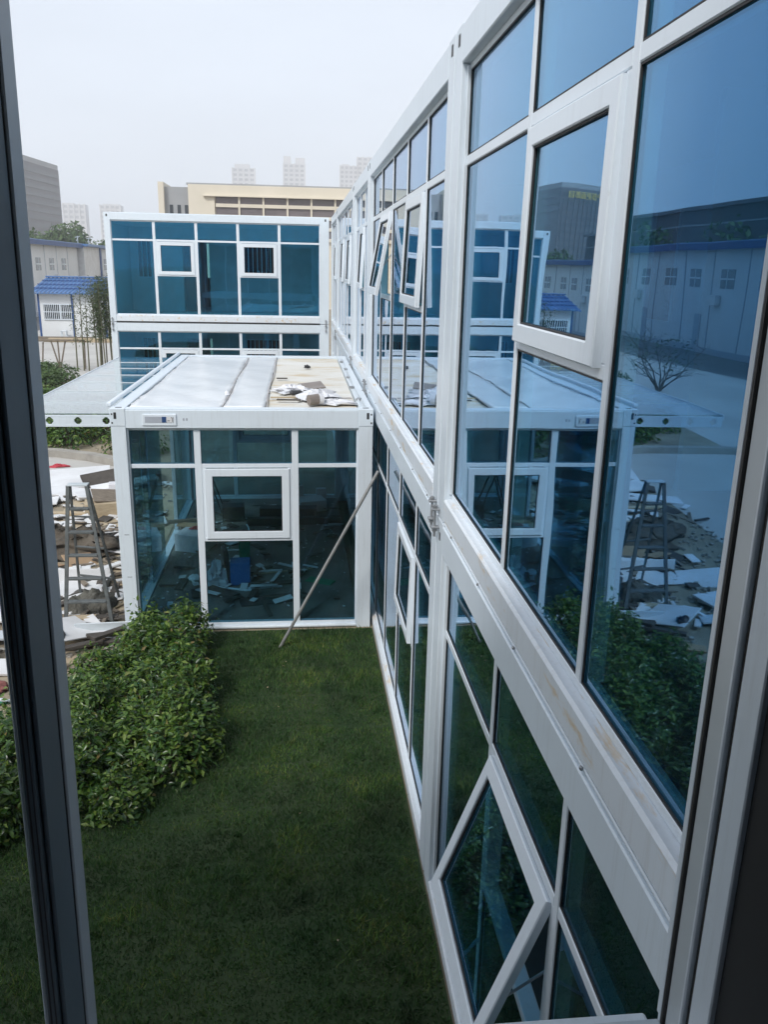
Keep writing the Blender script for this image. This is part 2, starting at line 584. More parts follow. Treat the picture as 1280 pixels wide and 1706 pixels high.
def sheet(name, poly, z, mt):
    mb = MB()
    mb.add([(x, y, z) for x, y in poly], [tuple(range(len(poly)))])
    return struct(name, mb, mt)


sheet('concrete_yard', [(-20, -20), (-6.3, -20), (-6.0, 12), (-6.3, 17.2), (-4.4, 17.4), (-4.2, 18.0), (-5.0, 18.6),
                        (-6.0, 19.3), (-7.5, 19.7), (-10, 19.5), (-10.5, 31), (-8.5, 36), (-6.5, 40), (-6.5, 62), (-20, 62)], 0.004, 'concrete')
sheet('shed_shadow_strip', [(-24, -40), (-20, -40), (-18.2, 20), (-18.8, 30), (-17.0, 44), (-18.0, 62), (-20, 110), (-24, 110)], 0.008, 'shadow_asphalt')  # asphalt along the shed, the shed's shadow put into its dark colour
sheet('lawn', [(-1.75, -2.0), (-0.012, -2.0), (-0.012, 9.46), (-2.6, 9.46), (-3.1, 8.9), (-3.35, 7.6), (-4.1, 6.8), (-9, 4.5), (-9, -2)], 0.012, 'lawn')
sheet('sand_patch', [(-3.1, 9.4), (-3.05, 15.8), (-3.6, 16.2), (-5.2, 15.4), (-5.0, 13.0), (-4.3, 12.2), (-3.7, 11.0), (-3.75, 9.6), (-3.5, 8.6)], 0.010, 'sand')

# grass blades of the lawn (uncountable)
n = 230000
gx = rng.uniform(-8.5, -0.03, n * 2)
gy = rng.uniform(1.3, 9.44, n * 2)
keep = (gx > -2.75 - 0.42 * np.clip(9.4 - gy, 0, 99) ** 1.1)
keep &= ~((gx < -3.2) & (gy > 6.6))
gx, gy = gx[keep][:n], gy[keep][:n]
n = len(gx)
tuft = rng.choice(n, 26000, replace=False)          # gather some of the blades into uneven tufts
tc_ = np.stack([rng.uniform(-5, -.1, 1100), rng.uniform(1.4, 9.3, 1100)], 1)
ti_ = rng.integers(0, 1100, 26000)
ok_ = tc_[ti_, 0] > -2.6 - 0.42 * np.clip(9.4 - tc_[ti_, 1], 0, 99) ** 1.1
gx[tuft[ok_]] = np.minimum(tc_[ti_[ok_], 0] + rng.normal(0, .028, ok_.sum()), -.03)
gy[tuft[ok_]] = tc_[ti_[ok_], 1] + rng.normal(0, .028, ok_.sum())
patch = 0.5 + 0.5 * np.sin(gx * 2.3 + np.sin(gy * 1.7) * 2) * np.sin(gy * 1.9 + 0.6 * np.sin(gx * 3.1))
h = rng.uniform(0.018, 0.042, n) * (0.55 + 0.8 * patch)
h[tuft[ok_]] *= rng.uniform(1.1, 2.0, 1100)[ti_[ok_]]
an = rng.uniform(0, 2 * np.pi, n)
wd = rng.uniform(0.0025, 0.0055, n)
h *= np.where(np.abs(((gy + .05 * np.sin(gx * 2)) % 0.62) - .31) < .02, .45, 1.0)   # joints between the turf strips
ln = rng.uniform(0.2, 1.1, n) * h
la = rng.uniform(0, 2 * np.pi, n)
V = np.zeros((n, 3, 3))
V[:, 0] = np.stack([gx - np.cos(an) * wd, gy - np.sin(an) * wd, np.full(n, 0.012)], 1)
V[:, 1] = np.stack([gx + np.cos(an) * wd, gy + np.sin(an) * wd, np.full(n, 0.012)], 1)
V[:, 2] = np.stack([gx + np.cos(la) * ln, gy + np.sin(la) * ln, 0.012 + h], 1)
M['grass'] = leafmat('grass_blade', [(0.018, 0.062, 0.011), (0.030, 0.090, 0.017), (0.048, 0.118, 0.024), (0.098, 0.130, 0.046)], 0.75, 0.2)
_n = M['grass'].node_tree
_t = noise(_n, 1.5, 6, 0.68)
_r = ramp(_n, [(0.36, (0.40, 0.48, 0.5)), (0.48, (0.85, 0.95, 0.9)), (0.56, (1.5, 1.3, 1.1)), (0.68, (3.0, 2.1, 1.7))])
_n.links.new(_t.outputs[0], _r.inputs[0])
_m = _n.nodes.new('ShaderNodeMix')
_m.data_type = 'RGBA'
_m.blend_type = 'MULTIPLY'
_m.inputs[0].default_value = 1
_src = [l for l in _n.links if l.to_socket.name == 'Base Color'][0].from_socket
_b = _n.nodes['Principled BSDF']
_n.links.new(_src, _m.inputs[6])
_n.links.new(_r.outputs[0], _m.inputs[7])
_n.links.new(_m.outputs[2], _b.inputs['Base Color'])
_n.links.new(_m.outputs[2], [x for x in _n.nodes if x.type == 'BSDF_TRANSLUCENT'][0].inputs[0])
go = npmesh('grass', V.reshape(-1, 3), np.arange(n * 3).reshape(-1, 3), 'grass')
go['kind'] = 'stuff'
go['label'] = 'short dark green grass of the lawn between hedge and glass facade'
go['category'] = 'grass'

# kerb that curves round the rear planting bed
kp = [(-4.05, 17.2), (-4.35, 17.75), (-4.9, 18.25), (-5.7, 18.85), (-6.5, 19.25), (-7.6, 19.5), (-9.2, 19.45), (-11, 19.2)]
kr = MB()
kl, kh = [], []
for i, (x, y) in enumerate(kp):
    a = Vector(kp[max(i - 1, 0)])
    b = Vector(kp[min(i + 1, len(kp) - 1)])
    d = (b - a).normalized()
    nrm = Vector((d.y, -d.x))
    kl.append((x - nrm.x * .0, y - nrm.y * .0))
    kh.append((x + nrm.x * .26, y + nrm.y * .26))
for i in range(len(kp) - 1):
    kr.prism([kl[i], kh[i], kh[i + 1], kl[i + 1]][::-1], 0, 0.16)
kb = struct('kerb', kr, 'kerb')


# ------------------------------------------------------------------ glazed container walls
class Wall:
    """a wall plane; u runs along it, d is the depth inwards from its face"""

    def __init__(s, axis, face, inward):
        s.axis, s.face, s.inw = axis, face, inward

    def pt(s, u, d, z):
        w = s.face + s.inw * d
        return (w, u, z) if s.axis == 'y' else (u, w, z)

    def box(s, mb, u0, u1, d0, d1, z0, z1, b=0.004):
        p, q = s.pt(u0, d0, z0), s.pt(u1, d1, z1)
        return mb.box(p[0], q[0], p[1], q[1], p[2], q[2], b)


def part(name, mt, parent, wall, *boxes, b=0.004):
    mb = MB()
    for bx in boxes:
        wall.box(mb, *bx, b=b)
    if name == 'pane':              # no two panes sit in quite the same plane
        (u0, u1, d0, d1, z0, z1) = boxes[0]
        k1, k2 = random.uniform(-.0013, .0013), random.uniform(-.0013, .0013)
        ia, iu = (0, 1) if wall.axis == 'y' else (1, 0)
        mb.v = [tuple(c + ((k1 * (p[iu] - (u0 + u1) / 2) + k2 * (p[2] - (z0 + z1) / 2)) if i == ia else 0) for i, c in enumerate(p)) for p in mb.v]
    return mb.build(name, mt, parent)


def sash(bld, wall, u0, u1, z0, z1, ang, glass, d_in=0.012, fwid=0.075, handle=True, th=0.036):
    """top-hung sash swung outwards by ang degrees"""
    d0, d1 = d_in, d_in + th
    ca, sa = math.cos(R(ang)), math.sin(R(ang))

    def X(u, d, z):                      # rotate about the top outer edge
        dz, dd = z - z1, d - d1
        return wall.pt(u, d1 + dd * ca + dz * sa, z1 + dz * ca - dd * sa)

    def rb(mb, a0, a1, e0, e1, f0, f1):
        t = MB().box(a0, a1, e0, e1, f0, f1, 0.004)
        vs = [X(*p) for p in t.v]
        fs = t.f
        # keep outward winding
        c = sum((Vector(p) for p in vs), Vector()) / len(vs)
        f = fs[0]
        P = [Vector(vs[i]) for i in f]
        if (P[1] - P[0]).cross(P[2] - P[1]).dot(P[0] - c) < 0:
            fs = [tuple(reversed(k)) for k in fs]
        mb.add(vs, fs)
    fr = MB()
    c_ = .005
    rings = [(0, d1), (0, d0 + c_), (c_, d0), (fwid - c_, d0), (fwid, d0 + c_), (fwid, d1)]
    vs = []
    for ins, dd in rings:
        for (uu, zz) in ((u0 + ins, z0 + ins), (u1 - ins, z0 + ins), (u1 - ins, z1 - ins), (u0 + ins, z1 - ins)):
            vs.append(X(uu, dd, zz))
    fs = []
    nr = len(rings)
    for k in range(nr):
        for i in range(4):
            j = (i + 1) % 4
            fs.append((k * 4 + i, k * 4 + j, ((k + 1) % nr) * 4 + j, ((k + 1) % nr) * 4 + i))
    f = fs[2 * 4]
    P = [Vector(vs[i]) for i in f]
    out = Vector(wall.pt(0, -1, 0)) - Vector(wall.pt(0, 0, 0))
    if (P[1] - P[0]).cross(P[2] - P[1]).dot(out) < 0:
        fs = [tuple(reversed(k)) for k in fs]
    fr.add(vs, fs)
    so = fr.build('sash', 'white2', bld)
    gp = MB()
    rb(gp, u0 + fwid - .005, u1 - fwid + .005, d0 + .022, d0 + .028, z0 + fwid - .005, z1 - fwid + .005)
    gp.build('pane', glass, so)
    gk = MB()
    e = 0.008
    rb(gk, u0 + fwid, u1 - fwid, d0 + .010, d0 + .0215, z1 - fwid - e, z1 - fwid)
    rb(gk, u0 + fwid, u1 - fwid, d0 + .010, d0 + .0215, z0 + fwid, z0 + fwid + e)
    rb(gk, u0 + fwid, u0 + fwid + e, d0 + .010, d0 + .0215, z0 + fwid + e, z1 - fwid - e)
    rb(gk, u1 - fwid - e, u1 - fwid, d0 + .010, d0 + .0215, z0 + fwid + e, z1 - fwid - e)
    gk.build('gasket', 'rubber', so)
    if handle:
        hm = MB()
        um = (u0 + u1) / 2
        rb(hm, um - .012, um + .012, d1, d1 + .03, z0 + .02, z0 + .05)
        pts = [X(um, d1 + .03, z0 + .035), X(um, d1 + .045, z0 + .07), X(um - .01, d1 + .05, z0 + .12), X(um - .03, d1 + .045, z0 + .155)]
        hm.path(pts, .009, 6)
        hm.build('handle', 'white2', so)
    if ang > 5:
        for uu in (u0 + .05, u1 - .05):
            st = MB()
            st.tube(wall.pt(uu, d1 + .02, z1 - .36), X(uu, d1 - .005, z1 - .55), .006)
            st.build('stay_arm', 'steel', so)
    return so


def glaze(bld, wall, u0, u1, zb, H, mull, sashes=(), glass='glass', post=(0.2, 0.2), top=0.2, bot=0.155, tr=2.10,
          bar=1.225, mw=0.05, gd=0.058, skip=(), gask=False, ledge='ledge', sash_fw=0.075, joint=True, top_b=None):
    zt = zb + H
    g0, g1 = u0 + post[0], u1 - post[1]
    # corner posts
    part('post', 'white', bld, wall, (u0, g0, 0.0, 0.16, zb + .001, zt - .001), (g0 - .001, g0 + .02, .03, .15, zb + bot + .03, zt - top - .01))
    part('post', 'white', bld, wall, (g1, u1, 0.0, 0.16, zb + .001, zt - .001), (g1 - .02, g1 + .001, .03, .15, zb + bot + .03, zt - top - .01))
    # beams
    part('top_beam', 'white', bld, wall, (g0, g1, -.001, 0.15, zt - top, zt - .012), (g0, g1, .012, .14, zt - .012, zt), b=.006)
    part('bottom_beam', ledge, bld, wall, (g0, g1, -.002, 0.15, zb + .012, zb + bot), b=.012)
    part('sill_frame', 'white2', bld, wall, (g0, g1, 0.046, .12, zb + bot, zb + bot + .035))
    part('head_frame', 'white2', bld, wall, (g0, g1, 0.046, .12, zt - top - .03, zt - top))
    edges = [g0] + list(mull) + [g1]
    for mu in mull:
        part('mullion', 'white2', bld, wall, (mu - mw / 2, mu + mw / 2, .044, .13, zb + bot + .035, zt - top - .03))
    for i in range(len(edges) - 1):
        a = edges[i] + (mw / 2 if i > 0 else 0.02)
        b = edges[i + 1] - (mw / 2 if i < len(edges) - 2 else 0.02)
        if i in skip:
            continue
        ztr = zb + tr
        part('transom', 'white2', bld, wall, (a, b, .045, .125, ztr - .025, ztr + .025))
        part('pane', glass, bld, wall, (a, b, gd, gd + .008, ztr + .025, zt - top - .03), b=0)
        if gask:
            e_ = .007
            for (q0, q1) in ((zb + bot + .035, (zb + bar - .025) if i in sashes else (ztr - .025)), (ztr + .025, zt - top - .03)):
                part('gasket', 'rubber', bld, wall, (a, a + e_, gd - .008, gd - .0015, q0, q1), (b - e_, b, gd - .008, gd - .0015, q0, q1),
                     (a + e_, b - e_, gd - .008, gd - .0015, q0, q0 + e_), (a + e_, b - e_, gd - .008, gd - .0015, q1 - e_, q1), b=0)
        if i in sashes:
            zbar = zb + bar
            part('sash_rail', 'white2', bld, wall, (a, b, .046, .125, zbar - .025, zbar + .025))
            part('sash_jamb', 'white2', bld, wall, (a, a + .045, .047, .12, zbar + .025, ztr - .025))
            part('sash_jamb', 'white2', bld, wall, (b - .045, b, .047, .12, zbar + .025, ztr - .025))
            sash(bld, wall, a + .03, b - .03, zbar + .012, ztr - .035, sashes[i], glass, fwid=sash_fw, d_in=.026)
            part('pane', glass, bld, wall, (a, b, gd, gd + .008, zb + bot + .035, zbar - .025), b=0)
        else:
            part('pane', glass, bld, wall, (a, b, gd, gd + .008, zb + bot + .035, ztr - .025), b=0)


def joint_bolts(bld, wall, us, z):
    """pairs of long clamping bolts that tie two stacked containers together"""
    for u, dz in us:
        mb = MB()
        p = lambda d, zz: wall.pt(u, d, z + dz + zz)
        mb.tube(p(-.028, -.13), p(-.028, .085), .009, n=8)
        wall.box(mb, u - .022, u + .022, -.052, .0, z + dz + .045, z + dz + .06, .003)
        wall.box(mb, u - .022, u + .022, -.052, .0, z + dz - .075, z + dz - .06, .003)
        mb.tube(p(-.028, .061), p(-.028, .078), .017, n=6)
        mb.tube(p(-.028, -.094), p(-.028, -.077), .017, n=6)
        mb.build('clamp_bolt', 'steel', bld)


H = 2.794
# ------------------------------------------------------------------ long two-storey glass wing on the right
fac = thing('container_building', 'long two-storey white container building with blue mirror glass running down the right side', 'building', (1.5, 11.0, 0))
WF = Wall('y', 0.0, +1)
mods = [
    (-0.5, 5.085, [1.37, 2.46, 3.56], {2: 0}, {2: 0}),
    (5.115, 10.985, [6.37, 7.49, 8.61, 9.73], {1: 3.5, 3: 0}, {1: 0, 3: 0}),
    (11.015, 13.985, [12.15, 13.0], {1: 2}, {1: 0}),
    (14.015, 19.985, [15.28, 16.42, 17.56, 18.7], {1: 2, 3: 0}, {1: 0}),
    (20.015, 23.3, [21.2, 22.2], {1: 1}, {1: 0}),
]
up_s = [{2: 1.0}, {1: 2.5, 3: 10}, {1: 3}, {1: 2, 3: 2}, {1: 1}]
lo_s = [{2: 20}, {1: 1.5}, {1: 0}, {1: 0, 3: 0}, {1: 0}]
for k, (a, b, mu, _, _) in enumerate(mods):
    glaze(fac, WF, a, b, 0.0, H - .006, mu, lo_s[k], post=(.2, .2), bot=0.12, tr=2.05, gask=k < 2)
    glaze(fac, WF, a, b, H + .006, H - .006, mu, up_s[k], post=(.2, .2), gask=k < 2)
    part('seam_strip', 'white2', fac, WF, (a + .2, b - .2, .004, .1, H - .006, H + .008))
    # scuffed cover flashing over the joint, with little rivets
    if k < 2:
        for q in range(7):
            uu = a + .45 + q * (b - a - .9) / 6 + random.uniform(-.1, .1)
            part('rivet', 'steel', fac, WF, (uu - .008, uu + .008, -.006, .004, H - .004, H + .010), b=.003)
# roof, floors, back wall, cross walls
part('roof', 'white', fac, WF, (-0.5, 23.3, 0.16, 3.0, 2 * H - .10, 2 * H - .02))
part('ceiling', 'inner', fac, WF, (-0.5, 23.3, 0.16, 2.95, 2 * H - .22, 2 * H - .16))
part('upper_floor', 'floor_dark', fac, WF, (-0.5, 23.3, 0.16, 2.95, H - .12, H + .15))
part('ground_floor', 'floor_dark', fac, WF, (-0.5, 23.3, 0.16, 2.95, 0.02, .12))
WB = Wall('y', 3.0, -1)
for zz in (0.0, H):
    for k, (a, b, *_r) in enumerate(mods):
        zt = zz + H
        # rear wall panels with a doorway and a window opening in each long module
        L = b - a
        if L > 4:
            d0, d1, w0, w1 = a + 1.2, a + 2.1, a + 3.3, a + 4.7
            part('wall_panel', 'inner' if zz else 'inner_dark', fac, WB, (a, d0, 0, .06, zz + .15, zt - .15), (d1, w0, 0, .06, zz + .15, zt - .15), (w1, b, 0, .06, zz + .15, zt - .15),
                 (d0, d1, 0, .06, zz + 2.15, zt - .15), (w0, w1, 0, .06, zz + .15, zz + 1.05), (w0, w1, 0, .06, zz + 2.15, zt - .15), b=0)
            part('rear_door', 'dark', fac, WB, (d0 + .01, d1 - .01, .01, .05, zz + .15, zz + 2.14))
            wo = part('rear_window', 'darkwin', fac, WB, (w0, w1, .01, .03, zz + 1.05, zz + 2.15), b=0)
            part('frame', 'white2', wo, WB, *[(w0 + t, w0 + t + .05, -.01, .07, zz + 1.05, zz + 2.15) for t in (0, .68, 1.35)])
        else:
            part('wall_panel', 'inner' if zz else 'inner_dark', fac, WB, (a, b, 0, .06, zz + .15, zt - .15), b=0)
    for yy in (5.1, 11.0, 14.0, 20.0):
        part('cross_wall', 'inner', fac, WF, (yy - .03, yy + .03, 1.6, 2.93, zz + .15, zz + H - .22), b=0)
for (u, z) in ((5.1, H), (11.0, H), (14.0, H), (20.0, H)):
    joint_bolts(fac, WF, [(u + .06, .02), (u - .07, .0)], z)
# lifting slots in the corner fittings along the roof edge
for u in (4.98, 5.2, 10.88, 11.12, 13.88, 14.12, 19.9, 20.1):
    part('lifting_slot', 'rubber', fac, WF, (u - .02, u + .02, -.003, .01, 2 * H - .10, 2 * H - .04), b=.001)
    part('lifting_slot', 'rubber', fac, WF, (u - .015, u + .015, -.003, .01, H - .14, H - .09), b=.001)
# strips of clear film hanging behind the nearest pane
for k, yy in enumerate((1.62, 1.78, 1.93, 2.06, 2.2)):
    mb = MB()
    for j in range(6):
        w = 0.035
        x = 0.42 + .03 * math.sin(j * 1.3 + k)
        y = yy + .02 * math.sin(j * .9 + k * 2)
        WF.box(mb, y, y + w, x, x + .004, 5.25 - j * .26 - .26, 5.25 - j * .26 + .002, b=0)
    mb.build('hanging_strip', 'strip', fac)

# ------------------------------------------------------------------ far two-storey wing
wing = thing('end_building', 'two-storey white container block with blue glass closing the far end', 'building', (-3.0, 25.0, 0))
WW = Wall('x', 23.43, +1)
U0, U1 = -5.93, -0.05
mw_ = [-4.67, -3.575, -2.48, -1.385]
glaze(wing, WW, U0, U1, 0.0, H - .006, mw_, {1: 0, 3: 0}, glass='glass2', post=(.16, .25), mw=.075, tr=2.09, top=.23, bot=.12, sash_fw=.09)
glaze(wing, WW, U0, U1, H + .006, H - .006, mw_, {1: 0, 3: 0}, glass='glass2', post=(.16, .25), mw=.075, tr=2.11, top=.19, bot=.18, sash_fw=.09)
part('seam_gap', 'rubber', wing, WW, (U0 + .16, U1 - .25, -.004, .02, H - .012, H + .008), b=0)
part('roof', 'white', wing, WW, (U0, U1, .16, 5.9, 2 * H - .1, 2 * H - .03))
part('ceiling', 'inner', wing, WW, (U0 + .1, U1 - .1, .16, 5.8, 2 * H - .24, 2 * H - .17), b=0)
part('upper_floor', 'inner', wing, WW, (U0 + .1, U1 - .1, .16, 5.8, H - .1, H + .16), b=0)
part('ground_floor', 'floor', wing, WW, (U0 + .1, U1 - .1, .16, 5.8, .02, .12), b=0)
part('side_wall', 'shed', wing, WW, (U0 + .01, U0 + .07, .16, 5.8, .1, 2 * H - .1), b=0)
part('side_wall', 'inner', wing, WW, (U1 - .07, U1 - .01, .16, 5.8, .1, 2 * H - .1), b=0)
for zz in (0, H):
    za, zb2 = zz + .16, zz + H - .2
    # inner partition with two barred windows and a doorway
    D0 = 2.75
    op = [(-5.62, -5.2, 1.15, 2.15), (-4.3, -3.52, .0, 2.15), (-2.5, -1.45, 1.2, 2.12)]
    bx = []
    cur = U0 + .1
    for (a, b, l, t) in op:
        bx.append((cur, a, D0, D0 + .06, za, zb2))
        if l > 0.05:
            bx.append((a, b, D0, D0 + .06, za, zz + l))
        bx.append((a, b, D0, D0 + .06, zz + t, zb2))
        cur = b
    bx.append((cur, U1 - .1, D0, D0 + .06, za, zb2))
    part('partition', 'board', wing, WW, *bx, b=0)
    for (a, b, l, t) in op:
        if l < .05:
            continue
        fr = part('inner_window', 'white2', wing, WW, (a, a + .03, D0 - .03, D0 + .08, zz + l, zz + t), (b - .03, b, D0 - .03, D0 + .08, zz + l, zz + t),
                  (a, b, D0 - .03, D0 + .08, zz + l - .03, zz + l), (a, b, D0 - .03, D0 + .08, zz + t, zz + t + .03), b=0)
        part('dark_backing', 'near_black', fr, WW, (a + .03, b - .03, D0 + .065, D0 + .075, zz + l, zz + t), b=0)
        nb = int((b - a) / .13)
        for q in range(1, nb):
            uu = a + (b - a) * q / nb
            part('bar', 'alu', fr, WW, (uu - .016, uu + .016, D0 + .01, D0 + .03, zz + l, zz + t), b=0)
    part('inner_door', 'dark', wing, WW, (-4.26, -3.95, D0 + .01, D0 + .05, za, zz + 2.1), b=0)
    # rear wall, with a daylight window opposite the doorway
    part('rear_wall', 'inner', wing, WW, (U0 + .1, -3.9, 5.7, 5.78, za, zb2), (-3.2, U1 - .1, 5.7, 5.78, za, zb2), (-3.9, -3.2, 5.7, 5.78, za, zz + 1.1),
         (-3.9, -3.2, 5.7, 5.78, zz + 2.2, zb2), b=0)
    part('rear_pane', 'clear', wing, WW, (-3.9, -3.2, 5.73, 5.74, zz + 1.1, zz + 2.2), b=0)
for (u, zz) in ((U0 + .08, 2 * H - .07), (U1 - .1, 2 * H - .07)):
    part('lifting_slot', 'rubber', wing, WW, (u - .02, u + .02, -.003, .01, zz - .04, zz + .02), b=.001)
joint_bolts(wing, WW, [(U0 + .05, .04), (U0 + .05, -.12), (U1 - .09, .04), (U1 - .09, -.1)], H)

# ------------------------------------------------------------------ glass pavilion in the middle
pav = thing('glass_pavilion', 'single-storey white framed glass container pavilion with a littered white roof', 'pavilion', (-1.52, 12.5, 0))
PX0, PX1, PY0, PY1, PH = -3.02, -0.035, 9.51, 15.5, 2.745
WP = Wall('x', PY0, +1)
glaze(pav, WP, PX0, PX1, 0.0, PH, [-2.07, -0.945], {1: 0}, glass='teal', post=(.165, .17), top=.225, bot=.05, tr=2.07, bar=1.165, mw=.078, gd=.05, ledge='white', sash_fw=.09)
WPB = Wall('x', PY1, -1)
glaze(pav, WPB, PX0, PX1, 0.0, PH, [-2.1, -0.95], {1: 0}, glass='teal', post=(.165, .17), top=.2, bot=.08, tr=2.07, bar=1.165, mw=.07, gd=.05, ledge='white', sash_fw=.09)
WPL = Wall('y', PX0, +1)
part('side_beam', 'white', pav, WPL, (PY0 + .17, PY1 - .17, 0, .15, PH - .21, PH - .002))
part('side_sill', 'white', pav, WPL, (PY0 + .17, PY1 - .17, .02, .13, .002, .06))
for (a, b) in ((9.69, 10.72), (10.73, 11.9), (13.45, 14.4), (14.41, 15.32)):
    part('pane', 'teal', pav, WPL, (a, b, .05, .062, .06, PH - .22), b=0)
part('pane', 'teal', pav, WPL, (11.0, 12.1, .085, .097, .06, PH - .22), b=0)      # sliding leaf pushed aside
for a in (9.69, 15.30):
    part('side_jamb', 'white2', pav, WPL, (a - .01, a + .03, .03, .1, .06, PH - .22))
part('door_post', 'alu', pav, WPL, (13.42, 13.45, .04, .1, .06, PH - .22))
WPR = Wall('y', PX1, -1)
part('side_beam', 'white', pav, WPR, (PY0 + .17, PY1 - .17, 0, .15, PH - .21, PH - .002))
for (a, b) in ((9.69, 11.5), (11.52, 13.4), (13.42, 15.32)):
    part('pane', 'teal', pav, WPR, (a, b, .05, .062, .03, PH - .22), b=0)
mb = MB()
mb.box(PX0 + .15, PX1 - .15, PY0 + .13, PY1 - .13, .015, .06)
mb.build('floor', 'floor', pav)
mb = MB()
mb.box(PX0 + .152, PX1 - .152, PY0 + .152, PY1 - .152, PH - .17, PH - .14)
mb.build('ceiling', 'inner', pav)


def rough_sheet(mb, x0, x1, y0, y1, z, nx, ny, amp, th=.01, seed=0, edge=.0):
    r = random.Random(seed)
    top = []
    ph = [r.uniform(0, 6.28) for _ in range(6)]
    for j in range(ny + 1):
        for i in range(nx + 1):
            x = x0 + (x1 - x0) * i / nx
            y = y0 + (y1 - y0) * j / ny
            ex = min(i, nx - i, j, ny - j)
            zz = z + amp * (math.sin(x * 3.1 + ph[0] + y) + math.sin(y * 2.3 + ph[1] - x * 2) * .7 + math.sin((x + y) * 7 + ph[2]) * .35 + r.uniform(-.4, .4)) * .4
            if ex == 0 and edge:
                x += r.uniform(-edge, edge)
                y += r.uniform(-edge, edge)
            top.append((x, y, zz))
    n1 = nx + 1
    fs = [(j * n1 + i, j * n1 + i + 1, (j + 1) * n1 + i + 1, (j + 1) * n1 + i) for j in range(ny) for i in range(nx)]
    bot = [(x, y, zz - th) for x, y, zz in top]
    k = len(top)
    fs += [tuple(reversed([a + k for a in f])) for f in fs]
    ring = [i for i in range(n1)] + [j * n1 + nx for j in range(1, ny + 1)] + [ny * n1 + i for i in range(nx - 1, -1, -1)] + [j * n1 for j in range(ny - 1, 0, -1)]
    for q in range(len(ring)):
        a, b = ring[q], ring[(q + 1) % len(ring)]
        fs.append((b, a, a + k, b + k))
    return mb.add(top + bot, fs)


RZ = PH - .035
rough_sheet(MB_ := MB(), -2.86, -1.79, 9.69, 15.33, RZ + .014, 14, 40, .018, .01, 3, .02)
MB_.build('roof_membrane', 'film', pav, True)
rough_sheet(MB_ := MB(), -1.785, -1.285, 9.72, 15.33, RZ + .014, 8, 40, .014, .01, 4, .015)
MB_.build('roof_membrane', 'film', pav, True)
for q in range(3):          # dirty boards of the uncovered part of the roof
    y0 = 9.68 + q * 1.885
    rough_sheet(MB_ := MB(), -1.28, -0.20, y0, y0 + 1.88, RZ - .004 + .003 * (q % 2), 8, 6, .002, .012, 20 + q, .002)
    MB_.build('roof_board', 'roofdirt', pav)
mb = MB()
mb.box(PX0 + .153, PX1 - .153, PY0 + .153, PY1 - .153, PH - .138, RZ - .03)
mb.build('roof_deck', 'white', pav)
for xs, ph in ((-1.79, 0), (-1.283, 2)):
    mb = MB()
    mb.path([(xs + .012 * math.sin(t * .9 + ph), 9.75 + t * .5, RZ + .022 + .004 * math.sin(t * 2.1)) for t in range(12)], .008, 6)
    mb.build('seam_rope', 'rope', pav)
for q, xs in enumerate((-.17, -.135)):
    mb = MB()
    mb.path([(xs + .01 * math.sin(t * .8 + q), 9.7 + t * .52, RZ + .03 + .01 * math.sin(t * 1.3 + q)) for t in range(11)], .014, 6)
    mb.build('roof_pipe', 'alu' if q else 'white2', pav)
for q in range(5):
    rot_box(MB_ := MB(), (-.155 + random.uniform(-.02, .02), 10.2 + q * 1.05, RZ + .05), (.05, .07, .03), random.uniform(-30, 30))
    MB_.build('pipe_clip', 'steel', pav)
# corner fittings with slots
for px in (PX0, PX1 - .165):
    part('corner_fitting', 'white', pav, WP, (px - .004, px + .169, -.006, .165, PH - .2, PH + .004), b=.006)
    s = 1 if px < -1 else 0
    ox = px + (.055 if s else .105)
    part('fitting_slot', 'rubber', pav, WP, (ox - .015, ox + .015, -.009, .0, PH - .115, PH - .04), b=.003)
    ox2 = px + (.02 if s else .145)
    for zz in (PH - .06, PH - .16):
        part('fitting_hole', 'rubber', pav, WP, (ox2 - .009, ox2 + .009, -.009, .0, zz - .01, zz + .01), b=.004)
    part('fitting_slot', 'rubber', pav, WP, (px + .05, px + .12, .05, .09, PH - .0, PH + .007), b=.003)
# name-plate holder on the front beam
np_ = part('name_plate', 'white2', pav, WP, (-2.665, -2.285, -.016, .0, 2.555, 2.685))
part('plate_insert', 'greyprint', np_, WP, (-2.635, -2.315, -.0185, -.0155, 2.59, 2.66), b=0)
part('plate_print', 'navy', np_, WP, (-2.445, -2.395, -.0205, -.018, 2.592, 2.658), b=0)
part('plate_print', 'board', np_, WP, (-2.395, -2.32, -.0205, -.018, 2.592, 2.658), b=0)
for bx in ((-2.385, -2.355, 2.61, 2.616), (-2.345, -2.33, 2.645, 2.65), (-2.33, -2.325, 2.60, 2.645)):
    part('plate_mark', 'rubber', np_, WP, (bx[0], bx[1], -.022, -.0203, bx[2], bx[3]), b=0)
for bx in ((-2.215, -2.195), (-2.18, -2.16)):
    part('faint_mark', 'greyprint', pav, WP, (bx[0], bx[1], -.003, .001, 2.61, 2.64), b=.003)
for zz in (1.25, .72):
    part('post_scratch', 'rubber', pav, WP, (-2.955, -2.90, -.0015, .002, zz, zz + .005), b=0)

